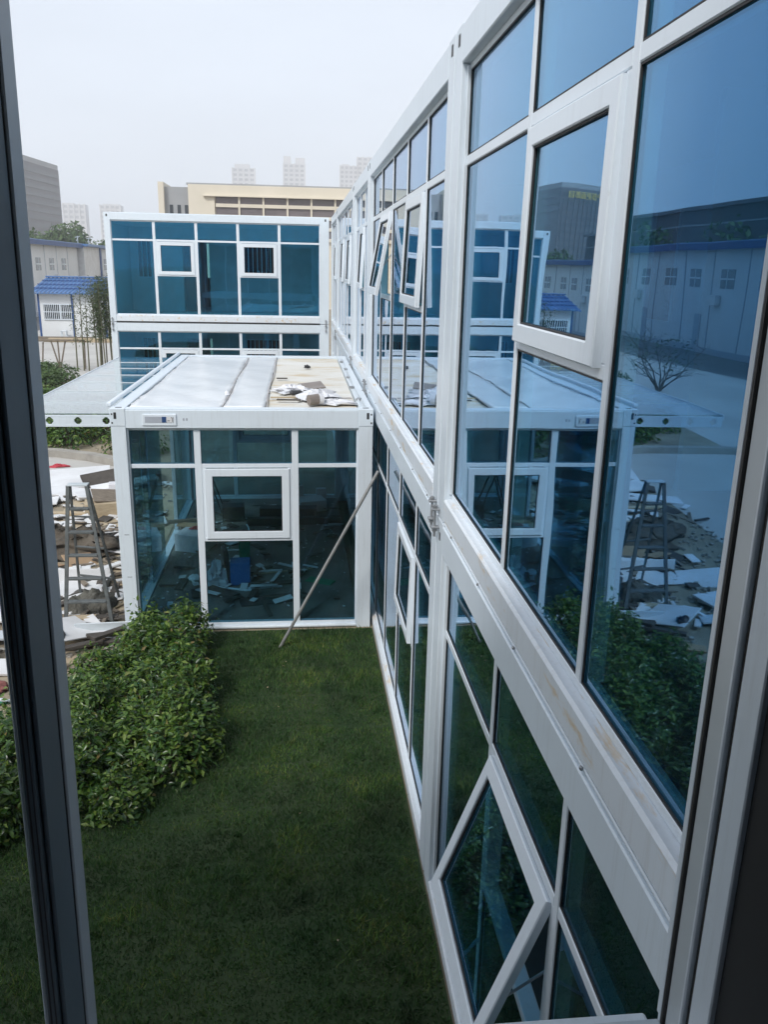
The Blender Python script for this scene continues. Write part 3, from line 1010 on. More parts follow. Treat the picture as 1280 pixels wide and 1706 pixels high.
# ------------------------------------------------------------------ glass canopy beside the pavilion
can = thing('glass_canopy', 'flat clear glass canopy with white beams on the left of the pavilion', 'canopy', (-3.6, 12.5, 0))
CX0, CX1 = -4.12, PX0 - .012
cz = 2.66
for q in range(7):
    y0 = 9.56 + q * .86
    mb = MB()
    mb.box(CX0, CX1 - .005, y0, y0 + .845, cz + .012, cz + .024)
    mb.build('pane', 'clear', can)
    if q:
        mb = MB()
        mb.box(CX0 + .02, CX1 - .005, y0 - .012, y0 - .003, cz + .0, cz + .030)
        mb.build('joint_strip', 'white2', can)
for y0, nm in ((9.53, 'front_beam'), (12.5, 'rib'), (15.45, 'rib')):
    mb = MB()
    # plate beam with round holes: built as an outline strip between holes
    zt_, zb_ = cz + .008, cz - .125
    mb.box(CX0, CX1, y0, y0 + .02, zt_ - .022, zt_, .002)
    mb.box(CX0, CX1, y0, y0 + .02, zb_, zb_ + .028, .002)
    xs = [CX0] + [CX0 + .12 + k * .31 for k in range(4)] + [CX1]
    for k in range(len(xs) - 1):
        a = xs[k] + (.042 if k else 0)
        b = xs[k + 1] - (.042 if k < len(xs) - 2 else 0)
        mb.box(a, b, y0 + .001, y0 + .019, zb_ + .028, zt_ - .022)
    for xh in xs[1:-1]:        # rounded corners of the holes
        for sx in (-1, 1):
            for (zc, sz) in ((zb_ + .028, 1), (zt_ - .022, -1)):
                mb.add([(xh + sx * .042, y0 + .0015, zc), (xh + sx * .012, y0 + .0015, zc), (xh + sx * .042, y0 + .0015, zc + sz * .03),
                        (xh + sx * .042, y0 + .0185, zc), (xh + sx * .012, y0 + .0185, zc), (xh + sx * .042, y0 + .0185, zc + sz * .03)],
                       [(0, 1, 2), (5, 4, 3), (1, 4, 5, 2), (0, 3, 4, 1), (0, 2, 5, 3)])
    mb.build(nm, 'white', can)
mb = MB()
mb.box(CX0 - .02, CX0, 9.53, 15.47, cz - .03, cz + .03, .004)
mb.build('edge_trim', 'white2', can)
mb = MB()
mb.box(-3.085, -3.03, 9.66, 15.5, PH + .0, PH + .045, .008)
mb.build('roof_edge_trim', 'white2', can)


# ------------------------------------------------------------------ the wing the picture is taken from
nw = thing('window_wing', 'grey window mullion and jamb of the upstairs room the view is taken from', 'building', (-3.0, -0.3, 0))
mb = MB()
mb.box(-6.0, -.21, -1.8, 1.25, 2.62, 2.9, .005)
mb.build('floor_slab', 'white', nw)
mb = MB()
mb.box(-6.0, -.03, -1.8, 1.25, 5.36, 5.58, .005)
mb.build('roof', 'white', nw)
mb = MB()
mb.box(-6.0, -.03, -1.8, -1.74, 0.0, 5.36)
mb.build('rear_wall', 'dark', nw)
mb = MB()
mb.box(-6.0, -5.92, -1.74, 1.25, 0.0, 5.36)
mb.build('end_wall', 'shed', nw)
mb = MB()
mb.box(-.19, -.03, -1.74, 1.05, 2.9, 5.36)
mb.build('inner_wall', 'near_black', nw)
mb = MB()
mb.box(-5.9, -.03, -1.74, 1.2, 2.9, 2.905)
mb.build('carpet', 'inner', nw)
mb = MB()
mb.box(-5.9, -.2, -1.74, 1.05, 5.30, 5.355)
mb.build('ceiling', 'dark', nw)
# right jamb: gasket, aluminium frame, fin, painted post return
for nm, mt_, bx in (('gasket', 'rubber', (-.204, -.19, 1.188, 1.20)), ('frame', 'alu', (-.200, -.03, 1.135, 1.187)),
                    ('fin', 'white2', (-.206, -.19, 1.124, 1.134)), ('groove', 'rubber', (-.197, -.15, 1.112, 1.1235)),
                    ('post', 'white', (-.200, -.03, 1.051, 1.1115)), ('outer_post', 'white', (-.202, -.03, 1.201, 1.213)), ('outer_return', 'white', (-.185, -.03, 1.2135, 1.25))):
    mb = MB()
    mb.box(bx[0], bx[1], bx[2], bx[3], 2.9, 5.36, .0025)
    mb.build(nm, mt_, nw)
# left mullion: stepped profile, room-side faces in the shade-darkened aluminium
for nm, mt_, bx in (('mullion', 'alu_shaded', (-1.293, -1.275, 1.085, 1.19)), ('mullion_edge', 'alu', (-1.2995, -1.2935, 1.092, 1.19)),
                    ('mullion_step', 'alu_shaded', (-1.2745, -1.267, 1.098, 1.19)), ('gasket', 'rubber', (-1.275, -1.2665, 1.1905, 1.196)),
                    ('mullion_nose', 'alu', (-1.2995, -1.264, 1.1965, 1.25))):
    mb = MB()
    mb.box(bx[0], bx[1], bx[2], bx[3], 2.9, 5.36, .0025)
    mb.v = [(p[0] + (p[2] - 3.9) * .0108, p[1], p[2]) for p in mb.v]      # a little out of plumb
    mb.build(nm, mt_, nw)
mb = MB()
mb.box(-1.287, -1.2845, 1.0842, 1.09, 2.9, 5.36)
mb.box(-1.2795, -1.2775, 1.0842, 1.09, 2.9, 5.36)
mb.v = [(p[0] + (p[2] - 3.9) * .0108, p[1], p[2]) for p in mb.v]
mb.build('mullion_groove', 'rubber', nw)
mb = MB()
mb.box(-1.249, -.207, 1.12, 1.20, 2.9, 2.938, .003)
mb.build('sill', 'alu', nw)
mb = MB()
mb.box(-1.249, -.207, 1.12, 1.20, 5.32, 5.36, .003)
mb.build('head', 'alu', nw)
for (a, b) in ((-2.4, -1.31), (-3.5, -2.46), (-4.6, -3.56), (-5.7, -4.66)):
    mb = MB()
    mb.box(a, b, 1.12, 1.2, 2.9, 2.938, .003)
    mb.box(a, b, 1.12, 1.2, 5.32, 5.36, .003)
    mb.box(a - .06, a, 1.1, 1.25, 2.9, 5.36, .003)
    mb.build('frame', 'white2', nw)
    if a < -2.5:
        mb = MB()
        mb.box(a, b, 1.16, 1.168, 2.94, 5.32)
        mb.build('pane', 'glass', nw)
# lower storey front, glazed
for q in range(5):
    a = -5.8 + q * 1.15
    mb = MB()
    mb.box(a - .06, a, 1.1, 1.25, 0, 2.62, .004)
    mb.build('mullion', 'white2', nw)
    mb = MB()
    mb.box(a, a + 1.09, 1.17, 1.178, .1, 2.62)
    mb.build('pane', 'glass', nw)
mb = MB()
mb.box(-.26, -.03, 1.05, 1.25, 0, 2.62, .006)
mb.build('post', 'white', nw)

# ------------------------------------------------------------------ vegetation
def leaves(P, N, size, aspect=0.45, fold=0.25, jit=0.6):
    """folded leaf of two quads-as-triangles: 4 verts, 2 tris; P base points, N rough facing directions"""
    n = len(P)
    N = N + rng.normal(0, jit, (n, 3))
    N /= np.linalg.norm(N, axis=1, keepdims=True)
    A = rng.normal(0, 1, (n, 3))
    A -= (A * N).sum(1, keepdims=True) * N
    A /= np.linalg.norm(A, axis=1, keepdims=True)
    B = np.cross(N, A)
    s = (size * rng.uniform(.42, 1.38, n))[:, None]
    V = np.zeros((n, 6, 3))
    V[:, 0] = P
    V[:, 1] = P + A * s * .45 + B * s * aspect * .5 + N * s * fold * .35
    V[:, 2] = P + A * s * .5 - N * s * .02
    V[:, 3] = P + A * s * .45 - B * s * aspect * .5 + N * s * fold * .35
    V[:, 4] = P + A * s - N * s * fold * .35
    V[:, 5] = P + A * s * .75 + B * s * aspect * .3 + N * s * fold * .1
    F = np.array([[0, 2, 1], [0, 3, 2], [1, 2, 4], [3, 4, 2]])
    base = (np.arange(n) * 5)[:, None, None]
    return V[:, :5].reshape(-1, 3), (base + F[None]).reshape(-1, 3)


def hedge(name, label, blobs, n, size, mt, stems=True, group=None, cat='hedge', shoots=0):
    """blobs: (x, y, rx, ry, h); leaves in the shell and through the depth of each mound, twigs below"""
    cx = np.mean([b[0] for b in blobs])
    cyy = np.mean([b[1] for b in blobs])
    t = thing(name, label, cat, (float(cx), float(cyy), 0), group)
    w = np.array([b[2] * b[3] for b in blobs])
    idx = rng.choice(len(blobs), n, p=w / w.sum())
    Bl = np.array(blobs)[idx]
    th = rng.uniform(0, 2 * np.pi, n)
    ph = np.arcsin(rng.uniform(0.0, 1, n) ** .8)
    rr = rng.uniform(.55, 1.06, n) ** .5
    lump = 1 + .13 * np.sin(th * 5 + Bl[:, 0] * 9) * np.sin(ph * 6 + Bl[:, 1] * 7)
    d = np.stack([np.cos(ph) * np.cos(th), np.cos(ph) * np.sin(th), np.sin(ph)], 1)
    P = np.stack([Bl[:, 0], Bl[:, 1], np.zeros(n)], 1) + d * np.stack([Bl[:, 2], Bl[:, 3], Bl[:, 4]], 1) * (rr * lump)[:, None]
    P[:, 2] = np.maximum(P[:, 2], .03)
    Nn = d + np.array([0, 0, .7])
    if shoots:                      # stray young shoots that stand out of the mounds
        k = rng.integers(0, len(blobs), shoots)
        B2 = np.array(blobs)[k]
        a2 = rng.uniform(0, 2 * np.pi, shoots)
        e2 = rng.uniform(.35, 1.5, shoots)
        dd = np.stack([np.cos(e2) * np.cos(a2), np.cos(e2) * np.sin(a2), np.sin(e2)], 1)
        s0 = np.stack([B2[:, 0], B2[:, 1], np.zeros(shoots)], 1) + dd * B2[:, 2:5] * .9
        gd_ = dd + np.array([0, 0, .6])
        gd_ /= np.linalg.norm(gd_, axis=1, keepdims=True)
        L2 = rng.uniform(.08, .24, shoots)
        for q in range(9):
            P = np.concatenate([P, s0 + gd_ * (L2 * q / 8)[:, None] + rng.normal(0, .012, (shoots, 3))])
            Nn = np.concatenate([Nn, gd_ + rng.normal(0, .4, (shoots, 3))])
    V, F = leaves(P, Nn, size)
    npmesh('foliage', V, F, mt, t)
    if stems:
        mb = MB()
        for b in blobs:
            for q in range(7):
                a = random.uniform(0, 6.28)
                r = random.uniform(.2, .75)
                mb.path([(b[0] + random.uniform(-.1, .1), b[1] + random.uniform(-.1, .1), 0),
                         (b[0] + math.cos(a) * r * b[2] * .5, b[1] + math.sin(a) * r * b[3] * .5, b[4] * .45),
                         (b[0] + math.cos(a) * r * b[2], b[1] + math.sin(a) * r * b[3], b[4] * .85)], [.012, .009, .004], 5)
        mb.build('stems', 'bark', t)['kind'] = 'stuff'
    return t


bl = []
for (x0, x1, y) in ((-2.7, -2.25, 8.95), (-2.75, -2.1, 8.45), (-2.9, -2.05, 7.9), (-3.05, -1.95, 7.35), (-3.3, -1.9, 6.8), (-3.6, -2.15, 6.25), (-3.9, -2.9, 5.85)):
    k = max(2, int((x1 - x0) / .27))
    for i in range(k + 1):
        x = x0 + (x1 - x0) * i / k
        bl.append((x + random.uniform(-.12, .12), y + random.uniform(-.27, .27), random.uniform(.22, .40), random.uniform(.24, .42), random.choice((.36, .45, .52, .58, .66)) * random.uniform(.9, 1.1)))
hedge('front_hedge', 'glossy leafy green hedge beside the lawn in front of the pavilion', bl, 40000, .064, 'leaf', shoots=600)
bl = []
for i in range(9):
    bl.append((-4.3 - i * .5, 5.85 + .05 * i + random.uniform(-.2, .2), .4, .45, random.uniform(.4, .55)))
hedge('low_shrub_row', 'low green shrubs left of the window mullion at the lawn edge', bl, 9000, .085, 'leaf')
bl = []
for i in range(46):
    x = random.uniform(-9.5, -4.6)
    y = random.uniform(19.9 if x < -6 else 19.9 - (x + 6) * 1.0, 25.5)
    y = max(y, 18.9 + max(0, -6 - x) * .4)
    bl.append((x, y + .1, random.uniform(.5, .8), random.uniform(.5, .8), random.uniform(.6, .95)))
hedge('rear_hedge', 'broad green shrub bed behind the curved kerb under the canopy', bl, 30000, .13, 'leaf')
bl = []
for i in range(12):
    bl.append((random.uniform(-11.5, -9.6), random.uniform(30, 33.5), random.uniform(.5, .8), random.uniform(.5, .8), random.uniform(.45, .75)))
hedge('wild_shrub', 'patch of pale green wild shrub on the concrete yard', bl, 6000, .14, 'leaf2')

# bamboo clump: countable culms as parts, one leaf mass
bam = thing('bamboo_clump', 'tall dense bamboo clump against the corner of the end building', 'bamboo', (-8.9, 36.0, 0))
LP = []
for q in range(22):
    x = -9.35 + random.uniform(0, 1.35)
    y = 36 + random.uniform(-.6, .7)
    hh = random.uniform(3.1, 3.75)
    lx, ly = random.uniform(-.12, .12), random.uniform(-.12, .12)
    mb = MB()
    mb.path([(x, y, 0), (x + lx * .4, y + ly * .4, hh * .5), (x + lx, y + ly, hh)], [.03, .025, .01], 6)
    mb.build('culm', 'culm', bam)
    for k in range(420):
        t = random.uniform(.30, 1.02) ** .8
        LP.append((x + lx * t + random.gauss(0, .14), y + ly * t + random.gauss(0, .14), hh * t + random.uniform(-.1, .1)))
LP = np.array(LP)
V, F = leaves(LP, np.tile([0, -.5, .6], (len(LP), 1)).astype(float), .15, .2, .1, .8)
npmesh('foliage', V, F, 'bamboo_leaf', bam)
for q, (x, hh, lab) in enumerate(((-10.02, 3.0, 'leftmost thin bare sapling standing clear of the bamboo clump'),
                                  (-9.75, 3.35, 'taller thin sapling between the leftmost one and the bamboo clump'),
                                  (-9.55, 2.95, 'thin sapling touching the left edge of the bamboo clump'))):
    t = thing('sapling', lab, 'sapling', (x, 35.6, 0), 'thin saplings beside the bamboo')
    mb = MB()
    mb.path([(x, 35.6, 0), (x + .02, 35.6, hh * .5), (x + .06, 35.62, hh)], [.032, .024, .008], 6)
    mb.build('trunk', 'culm', t)
    P = np.stack([x + rng.normal(.04, .11, 160), 35.6 + rng.normal(0, .11, 160), hh * rng.uniform(.35, 1.02, 160)], 1)
    V, F = leaves(P, np.tile([0, -.5, .6], (160, 1)).astype(float), .13, .25, .1, .9)
    npmesh('crown', V, F, 'bamboo_leaf', t)

# timber tree props by the saplings
tp = thing('timber_prop', 'rough timber tree prop with splayed poles and a level rail', 'prop', (-10.7, 36.0, 0))
for a, b in (((-10.85, 36.1, 0), (-11.1, 36.0, 1.15)), ((-10.85, 36.1, 0), (-10.85, 36.05, 1.2)), ((-10.84, 36.1, 0), (-10.55, 36.1, 1.18)), ((-11.6, 36.2, 0), (-11.45, 36.1, 1.1))):
    mb = MB()
    mb.tube(a, b, .035, .03, 7)
    mb.build('leg', 'wood', tp)
mb = MB()
rot_box(mb, (-10.8, 36.0, 1.2), (2.1, .12, .07), -1)
mb.build('rail', 'wood', tp)
mb = MB()
rot_box(mb, (-10.5, 36.2, 1.14), (1.9, .08, .05), 2)
mb.build('rail', 'wood2', tp)
mb = MB()
mb.tube((-9.85, 36.2, 0), (-9.8, 36.15, 1.2), .035, .03, 7)
mb.build('leg', 'wood', tp)


def tree(loc, h, r, n, label, mt='leaf2', size=.5, group=None):
    t = thing('tree', label, 'tree', loc, group)
    x, y, _ = loc
    mb = MB()
    mb.path([(x, y, 0), (x + .1, y, h * .35), (x - .05, y + .1, h * .75)], [.22, .16, .06], 7)
    for q in range(6):
        a = q * 1.05 + random.uniform(-.3, .3)
        z0 = h * random.uniform(.3, .6)
        mb.path([(x, y, z0), (x + math.cos(a) * r * .45, y + math.sin(a) * r * .45, z0 + h * .12), (x + math.cos(a) * r * .8, y + math.sin(a) * r * .8, z0 + h * .22)], [.09, .06, .02], 5)
    mb.build('trunk', 'bark', t)
    k = 13
    C = np.stack([x + rng.normal(0, r * .5, k), y + rng.normal(0, r * .5, k), h * rng.uniform(.42, .92, k)], 1)
    rad = r * rng.uniform(.28, .5, k)
    i = rng.integers(0, k, n)
    d = rng.normal(0, 1, (n, 3))
    d /= np.linalg.norm(d, axis=1, keepdims=True)
    P = C[i] + d * rad[i][:, None] * rng.uniform(.6, 1.08, n)[:, None] ** .6
    V, F = leaves(P, d + np.array([0, 0, .4]), size, .6, .2, .6)
    npmesh('crown', V, F, mt, t)
    return t


descs = ['leftmost bushy tree above the blue shed roof', 'low round tree right of the leftmost one above the shed roof',
         'dark green tree in front of the pale far office block', 'tallest tree between the two far pale blocks',
         'small tree right of the tallest one above the shed roof', 'rounded tree near the corner of the end building',
         'rightmost far tree just left of the end building']
for q, (az, d, h, r) in enumerate(((-16.6, 150, 8.0, 4.0), (-15.6, 155, 8.6, 4.2), (-14.7, 150, 9.2, 4.0), (-13.8, 160, 10.6, 3.8), (-13.0, 150, 8.0, 3.6), (-12.3, 145, 7.2, 3.2), (-11.6, 150, 7.0, 3.0))):
    tree((-.9 + d * math.sin(R(az)), d * math.cos(R(az)), 0), h, r, 1500, descs[q] , size=.7, group='trees beyond the blue-roofed shed')
# bare bush on the yard that shows mirrored in the glass
bb = thing('bare_bush', 'bare twiggy bush on the pale yard seen mirrored in the near pane', 'bush', (-12.6, 30.5, 0))
mb = MB()
def twig(p, d, L_, r_, lev):
    pts, rad = [p], [r_]
    d = Vector(d).normalized()
    for k_ in range(4):
        d = (d + Vector((random.gauss(0, .22), random.gauss(0, .22), random.gauss(.03, .15)))).normalized()
        p = Vector(p) + d * L_ / 4
        pts.append(tuple(p))
        rad.append(r_ * (1 - .2 * (k_ + 1)))
        if lev and random.random() < .85:
            twig(tuple(p), d + Vector((random.gauss(0, .7), random.gauss(0, .7), random.gauss(0, .4))), L_ * .6, r_ * .5, lev - 1)
    mb.path(pts, rad, 5)


for q in range(7):
    a = q * .9 + random.uniform(-.2, .2)
    twig((-12.6 + random.uniform(-.15, .15), 30.5 + random.uniform(-.15, .15), 0), (math.cos(a) * .6, math.sin(a) * .6, 1), random.uniform(1.3, 2.0), .035, 2)
mb.build('branches', 'bark', bb)
P = np.stack([-12.6 + rng.normal(0, .75, 260), 30.5 + rng.normal(0, .75, 260), rng.uniform(.7, 2.1, 260)], 1)
V, F = leaves(P, np.tile([0, 0, 1.0], (260, 1)), .16, .4)
npmesh('leaves', V, F, 'bamboo_leaf', bb)

# ------------------------------------------------------------------ background buildings
def shed_window(bld, wall, u0, u1, z0, z1):
    w = part('window', 'shed_win', bld, wall, (u0, u1, -.02, .05, z0, z1), b=0)
    part('frame', 'white2', w, wall, (u0, u1, -.05, -.02, (z0 + z1) / 2 - .04, (z0 + z1) / 2 + .04), ((u0 + u1) / 2 - .03, (u0 + u1) / 2 + .03, -.045, -.021, z0, z1), b=0)


sh = thing('prefab_shed', 'long two-storey white prefab shed with blue roof edge on the left', 'shed', (-25, 62, 0))
WS = Wall('y', -22.0, -1)
part('wall', 'shed', sh, WS, (28, 85.6, 0, 6.0, 0, 5.75), b=0)
part('roof', 'blue_roof', sh, WS, (27.6, 86, -.45, 6.4, 5.75, 6.02), b=.03)
part('plinth', 'greyprint', sh, WS, (28, 85.6, -.04, .0, 0, .35), b=0)
part('gutter', 'blue_trim', sh, WS, (27.6, 86, -.5, -.46, 5.6, 5.95), b=0)
u = 28.0
k = 0
while u < 85:
    part('batten', 'greyprint', sh, WS, (u - .05, u + .05, -.03, .0, .35, 5.74), b=0)
    if u + 3.6 < 85:
        shed_window(sh, WS, u + 1.0 + .25 * (k % 3), u + 2.4 + .25 * (k % 3), 3.6, 4.6)
        if k % 2:
            part('door', 'greyprint', sh, WS, (u + .9, u + 1.8, -.03, .03, .1, 2.15), b=0)
        if k % 3 == 1:
            part('cooling_unit', 'board', sh, WS, (u + 2.4, u + 3.2, -.35, -.031, 2.7, 3.25), b=.02)
    k += 1
    u += 3.6
sb = thing('shed_stair_block', 'plain white block with blue corner post joining the long shed', 'shed', (-23, 89.5, 0))
WS2 = Wall('y', -21.5, -1)
part('wall', 'board', sb, WS2, (86.2, 92.7, 0, 5, 0, 5.75), b=0)
part('corner_post', 'blue_trim', sb, WS2, (92.7, 93.3, -.1, 5, 0, 5.75), b=0)
part('roof', 'blue_roof', sb, WS2, (86.1, 93.5, -.45, 5.3, 5.75, 6.0), b=.03)
sf = thing('far_shed', 'far end shed with narrow windows beyond the blue corner post', 'shed', (-25, 105, 0))
WS3 = Wall('y', -22.5, -1)
part('wall', 'shed', sf, WS3, (93.6, 125, 0, 6, 0, 5.75), b=0)
part('roof', 'blue_roof', sf, WS3, (93.6, 125.5, -.5, 6.4, 5.75, 6.05), b=.03)
for q in range(8):
    shed_window(sf, WS3, 95.5 + q * 3.6, 96.8 + q * 3.6, 3.5, 4.7)
for yv in (87.5, 92.0):
    t = thing('roof_bracket', ('nearer' if yv < 90 else 'farther') + ' small pale antenna bracket on the shed roof', 'antenna', (-22.3, yv, 6.0), 'roof brackets')
    mb = MB()
    mb.tube((-22.3, yv, 5.99), (-22.3, yv, 6.75), .04)
    mb.tube((-22.3, yv - .9, 6.6), (-22.3, yv + .9, 6.75), .03)
    mb.tube((-22.3, yv - .5, 6.3), (-22.3, yv + .3, 6.65), .03)
    mb.build('mast', 'alu', t)

gh = thing('guard_hut', 'small white hut with corrugated blue roof and barred window', 'hut', (-13.6, 52, 0))
WG = Wall('x', 50.0, +1)
part('wall', 'shed', gh, WG, (-15.6, -10.5, 0, 4, 0, 2.6), b=0)
part('slab', 'kerb', gh, WG, (-16.0, -10.2, -.5, 4.2, 0, .12), b=0)
for uu in (-15.56, -13.72, -11.9):
    part('corner_trim', 'blue_trim', gh, WG, (uu - .05, uu + .05, -.03, .02, .12, 2.58), b=0)
part('door', 'blue_trim', gh, Wall('y', -15.6, +1), (50.3, 51.2, -.05, .02, .12, 2.2), b=0)
w = part('window', 'darkwin', gh, WG, (-15.3, -13.76, -.03, .02, 1.16, 1.99), b=0)
part('frame', 'white2', w, WG, (-15.32, -13.74, -.06, -.03, 1.13, 1.18), (-15.32, -13.74, -.06, -.03, 1.97, 2.02), (-15.32, -13.74, -.06, -.03, 1.55, 1.59), (-14.42, -14.36, -.062, -.03, 1.18, 1.97), b=0)
for q in range(15):
    uu = -15.25 + q * .104
    part('bar', 'white2', w, WG, (uu - .014, uu + .014, -.085, -.061, 1.14, 2.01), b=0)
mb = MB()
NB = 26
ridge_z, eave_z = 3.40, 2.62
for q in range(NB):
    x0 = -15.95 + q * .23
    mb.add([(x0, 49.55, eave_z), (x0 + .13, 49.55, eave_z), (x0 + .18, 49.55, eave_z + .07), (x0 + .23, 49.55, eave_z),
            (x0 + .35, 52, ridge_z), (x0 + .48, 52, ridge_z), (x0 + .53, 52, ridge_z + .07), (x0 + .58, 52, ridge_z)],
           [(0, 1, 5, 4), (1, 2, 6, 5), (2, 3, 7, 6)])
    mb.add([(x0, 49.55, eave_z - .05), (x0 + .23, 49.55, eave_z - .05), (x0 + .23, 49.55, eave_z + .001), (x0, 49.55, eave_z + .001)], [(0, 1, 2, 3)])
mb.add([(-15.6, 52, ridge_z), (-10.0, 52, ridge_z), (-10.0, 54.4, eave_z), (-15.9, 54.4, eave_z)], [(0, 1, 2, 3)])
ro = mb.build('roof', 'blue_roof', gh)
for q in range(3):
    part('tile_step', 'blue_trim', ro, WG, (-15.85 + q * .1, -10.1, .15 + q * .62, .19 + q * .62, 2.84 + q * .197, 2.90 + q * .197), b=0)
mb = MB()
mb.box(-15.6, -10.0, 51.9, 52.1, ridge_z + .03, ridge_z + .11, .02)
mb.build('ridge_cap', 'blue_roof', ro)
t = thing('stool', 'small white plastic stool standing by the hut wall', 'stool', (-14.2, 49.6, .12))
mb = MB()
mb.box(-14.37, -14.03, 49.45, 49.77, .52, .56, .01)
mb.build('seat', 'white2', t)
for sx in (-14.36, -14.1):
    for sy in (49.46, 49.7):
        mb = MB()
        mb.box(sx, sx + .06, sy, sy + .06, .12, .52, .004)
        mb.build('leg', 'white2', t)
for q, (y, x0, x1, z, lab) in enumerate(((48.9, -16.2, -12.4, .14, 'long weathered timber lying in front of the hut'), (48.5, -14.8, -10.6, .10, 'shorter pale plank lying in front of the longer timber by the hut'))):
    single('timber_beam', MB().box(x0, x1, y, y + .3, .005, z + .12, .01), 'wood' if q == 0 else 'wood2', lab, 'timber', 'timbers by the hut')

# cream block with dark window grid
cb = thing('cream_building', 'cream factory block with two rows of dark mauve windows behind the end building', 'building', (-1, 95, 0))
WC = Wall('x', 90.0, +1)
part('wall', 'cream', cb, WC, (-11.8, 14, .3, 10, 0, 12.0), b=0)
part('parapet', 'greywall', cb, WC, (-11.95, 14.1, .1, 10.1, 12.0, 12.15), b=0)
part('wall', 'cream', cb, WC, (-11.8, -9.2, 0, .3, 0, 12.0), b=0)
part('lintel', 'cream', cb, WC, (-9.2, 14, -.02, .3, 10.95, 12.0), b=0)
part('canopy_fin', 'cream', cb, WC, (-10.3, 14, -.35, -.02, 10.9, 11.0), b=0)
for cx_ in range(8):
    a = -9.1 + cx_ * 2.43
    part('column', 'cream', cb, WC, (a + 2.25, a + 2.43, -.05, .3, 0, 10.9), b=0)
    for z in (10.25, 9.2, 8.15, 7.1):
        part('window', 'mauve', cb, WC, (a, a + 2.25, .18, .25, z, z + .72), b=0)
        part('band', 'cream', cb, WC, (a, a + 2.25, 0, .3, z - .33, z), b=0)
ax = thing('grey_annex', 'grey stair block with small slit windows left of the cream block', 'building', (-13.3, 94, 0))
part('wall', 'greywall', ax, WC, (-14.2, -11.82, .6, 9, 0, 11.75), b=0)
part('side_fin', 'cream', ax, WC, (-14.75, -14.2, 0, 9, 0, 12.15), b=0)
for uu in (-13.75, -12.98, -12.25):
    part('slit_window', 'darkwin', ax, WC, (uu, uu + .34, .55, .62, 9.0, 10.05), b=0)


def tower(name, label, x0, x1, y, dep, h, floors, cols, wm='towerwall', win='towerwin', group=None, crown=None):
    kk = 850.0 / y
    x0, x1, y, h = -.9 + (x0 + .9) * kk, -.9 + (x1 + .9) * kk, 850.0, 4.3 + (h - 4.3) * kk
    crown = [(a_, b_, c_ * kk) for a_, b_, c_ in (crown or [])]
    t = thing(name, label, 'tower', ((x0 + x1) / 2, y + dep / 2, 0), group)
    W = Wall('x', y, +1)
    part('wall', wm, t, W, (x0, x1, 0, dep, 0, h), b=0)
    fh = h / floors
    for c in range(cols):
        a = x0 + (x1 - x0) * (c + .18) / cols
        b = x0 + (x1 - x0) * (c + .78) / cols
        mb = MB()
        for f in range(floors // 4, floors):
            W.box(mb, a, b, -.12, .1, f * fh + fh * .3, f * fh + fh * .82, 0)
        mb.build('window_column', win, t)['kind'] = 'stuff'
    for c in range(cols + 1):
        xx = x0 + (x1 - x0) * c / cols
        part('pier', wm, t, W, (xx - .5, xx + .5, -.7, .2, 0, h + .6), b=0)
    for (a, b, hh) in (crown or []):
        part('crown', wm, t, W, (x0 + (x1 - x0) * a, x0 + (x1 - x0) * b, 1, dep - 1, h, h + hh), b=0)
    return t


tower('apartment_tower', 'pale apartment tower rising behind the middle of the cream block', -44, -29, 600, 16, 66.5, 22, 4, group='far apartment towers', crown=[(.1, .75, 2.5)])
tower('apartment_tower', 'tall pale apartment tower left of the glass building roofline, with a taller left part', -10, 4.4, 600, 16, 70, 24, 4, group='far apartment towers', crown=[(0, .35, 4.8), (.55, 1, 4)])
tower('apartment_tower', 'pale apartment tower closest to the glass building roofline', 28, 40, 600, 16, 70, 24, 4, group='far apartment towers', crown=[(.1, .5, 1)])
tower('apartment_tower', 'bluish tower half hidden by the glass building roofline', 41, 56, 620, 16, 78, 26, 4, group='far apartment towers')
tower('office_block', 'pale far office block right of the dark tower', -122, -111, 470, 14, 33.0, 12, 4, group='far pale blocks', crown=[(.0, .45, .6)])
tower('office_block', 'faint pale block just left of the end building', -131.5, -118.5, 600, 15, 41, 13, 4, group='far pale blocks', crown=[(.1, .9, .8)])

# dark office tower with a sign along its top
dk = thing('dark_tower', 'dark office tower at the left edge with a yellow rooftop sign', 'tower', (-92, 300, 0))
K, S1, S2 = Vector((-86.6, 287.5)), Vector((-83.6, 319)), Vector((-103.5, 296))
S3 = S1 + S2 - K
mb = MB()
mb.prism([tuple(K), tuple(S1), tuple(S3), tuple(S2)], 0, 34.6)
mb.build('wall', 'office', dk)
mb = MB()
c = (K + S3) / 2
sc_ = lambda p, k: tuple(c + (p - c) * k)
mb.prism([sc_(K, .99), sc_(S1, .99), sc_(S3, .99), sc_(S2, .99)], 34.6, 36.2)
mb.build('parapet', 'greywall', dk)
for (A, B) in ((K, S1), (S2, K)):
    d = (B - A).normalized()
    nn = Vector((d.y, -d.x))
    for f in range(13):
        mb = MB()
        z = 3 + f * 2.4
        o = A + nn * .15
        p = B + nn * .15
        mb.prism([tuple(A + d * .6), tuple(A + d * .6 + nn * .15), tuple(B - d * .6 + nn * .15), tuple(B - d * .6)][::-1], z, z + 1.3)
        mb.build('window_band', 'officeband', dk)
d = (K - S2).normalized()
nn = Vector((d.y, -d.x))
for q in range(9):
    p = S2 + d * (1 + q * (K - S2).length / 9.2)
    mb = MB()
    mb.prism([tuple(p), tuple(p + nn * .35), tuple(p + nn * .35 + d * .4), tuple(p + d * .4)][::-1], 2, 31)
    mb.build('pier', 'office', dk)
fc = bpy.data.curves.new('sign_text', 'FONT')
fc.body = '户部更面郎目'
fc.size = 2.5
fc.extrude = .12
fo = bpy.data.objects.new('sign_text', fc)
col.objects.link(fo)
bpy.context.view_layer.update()
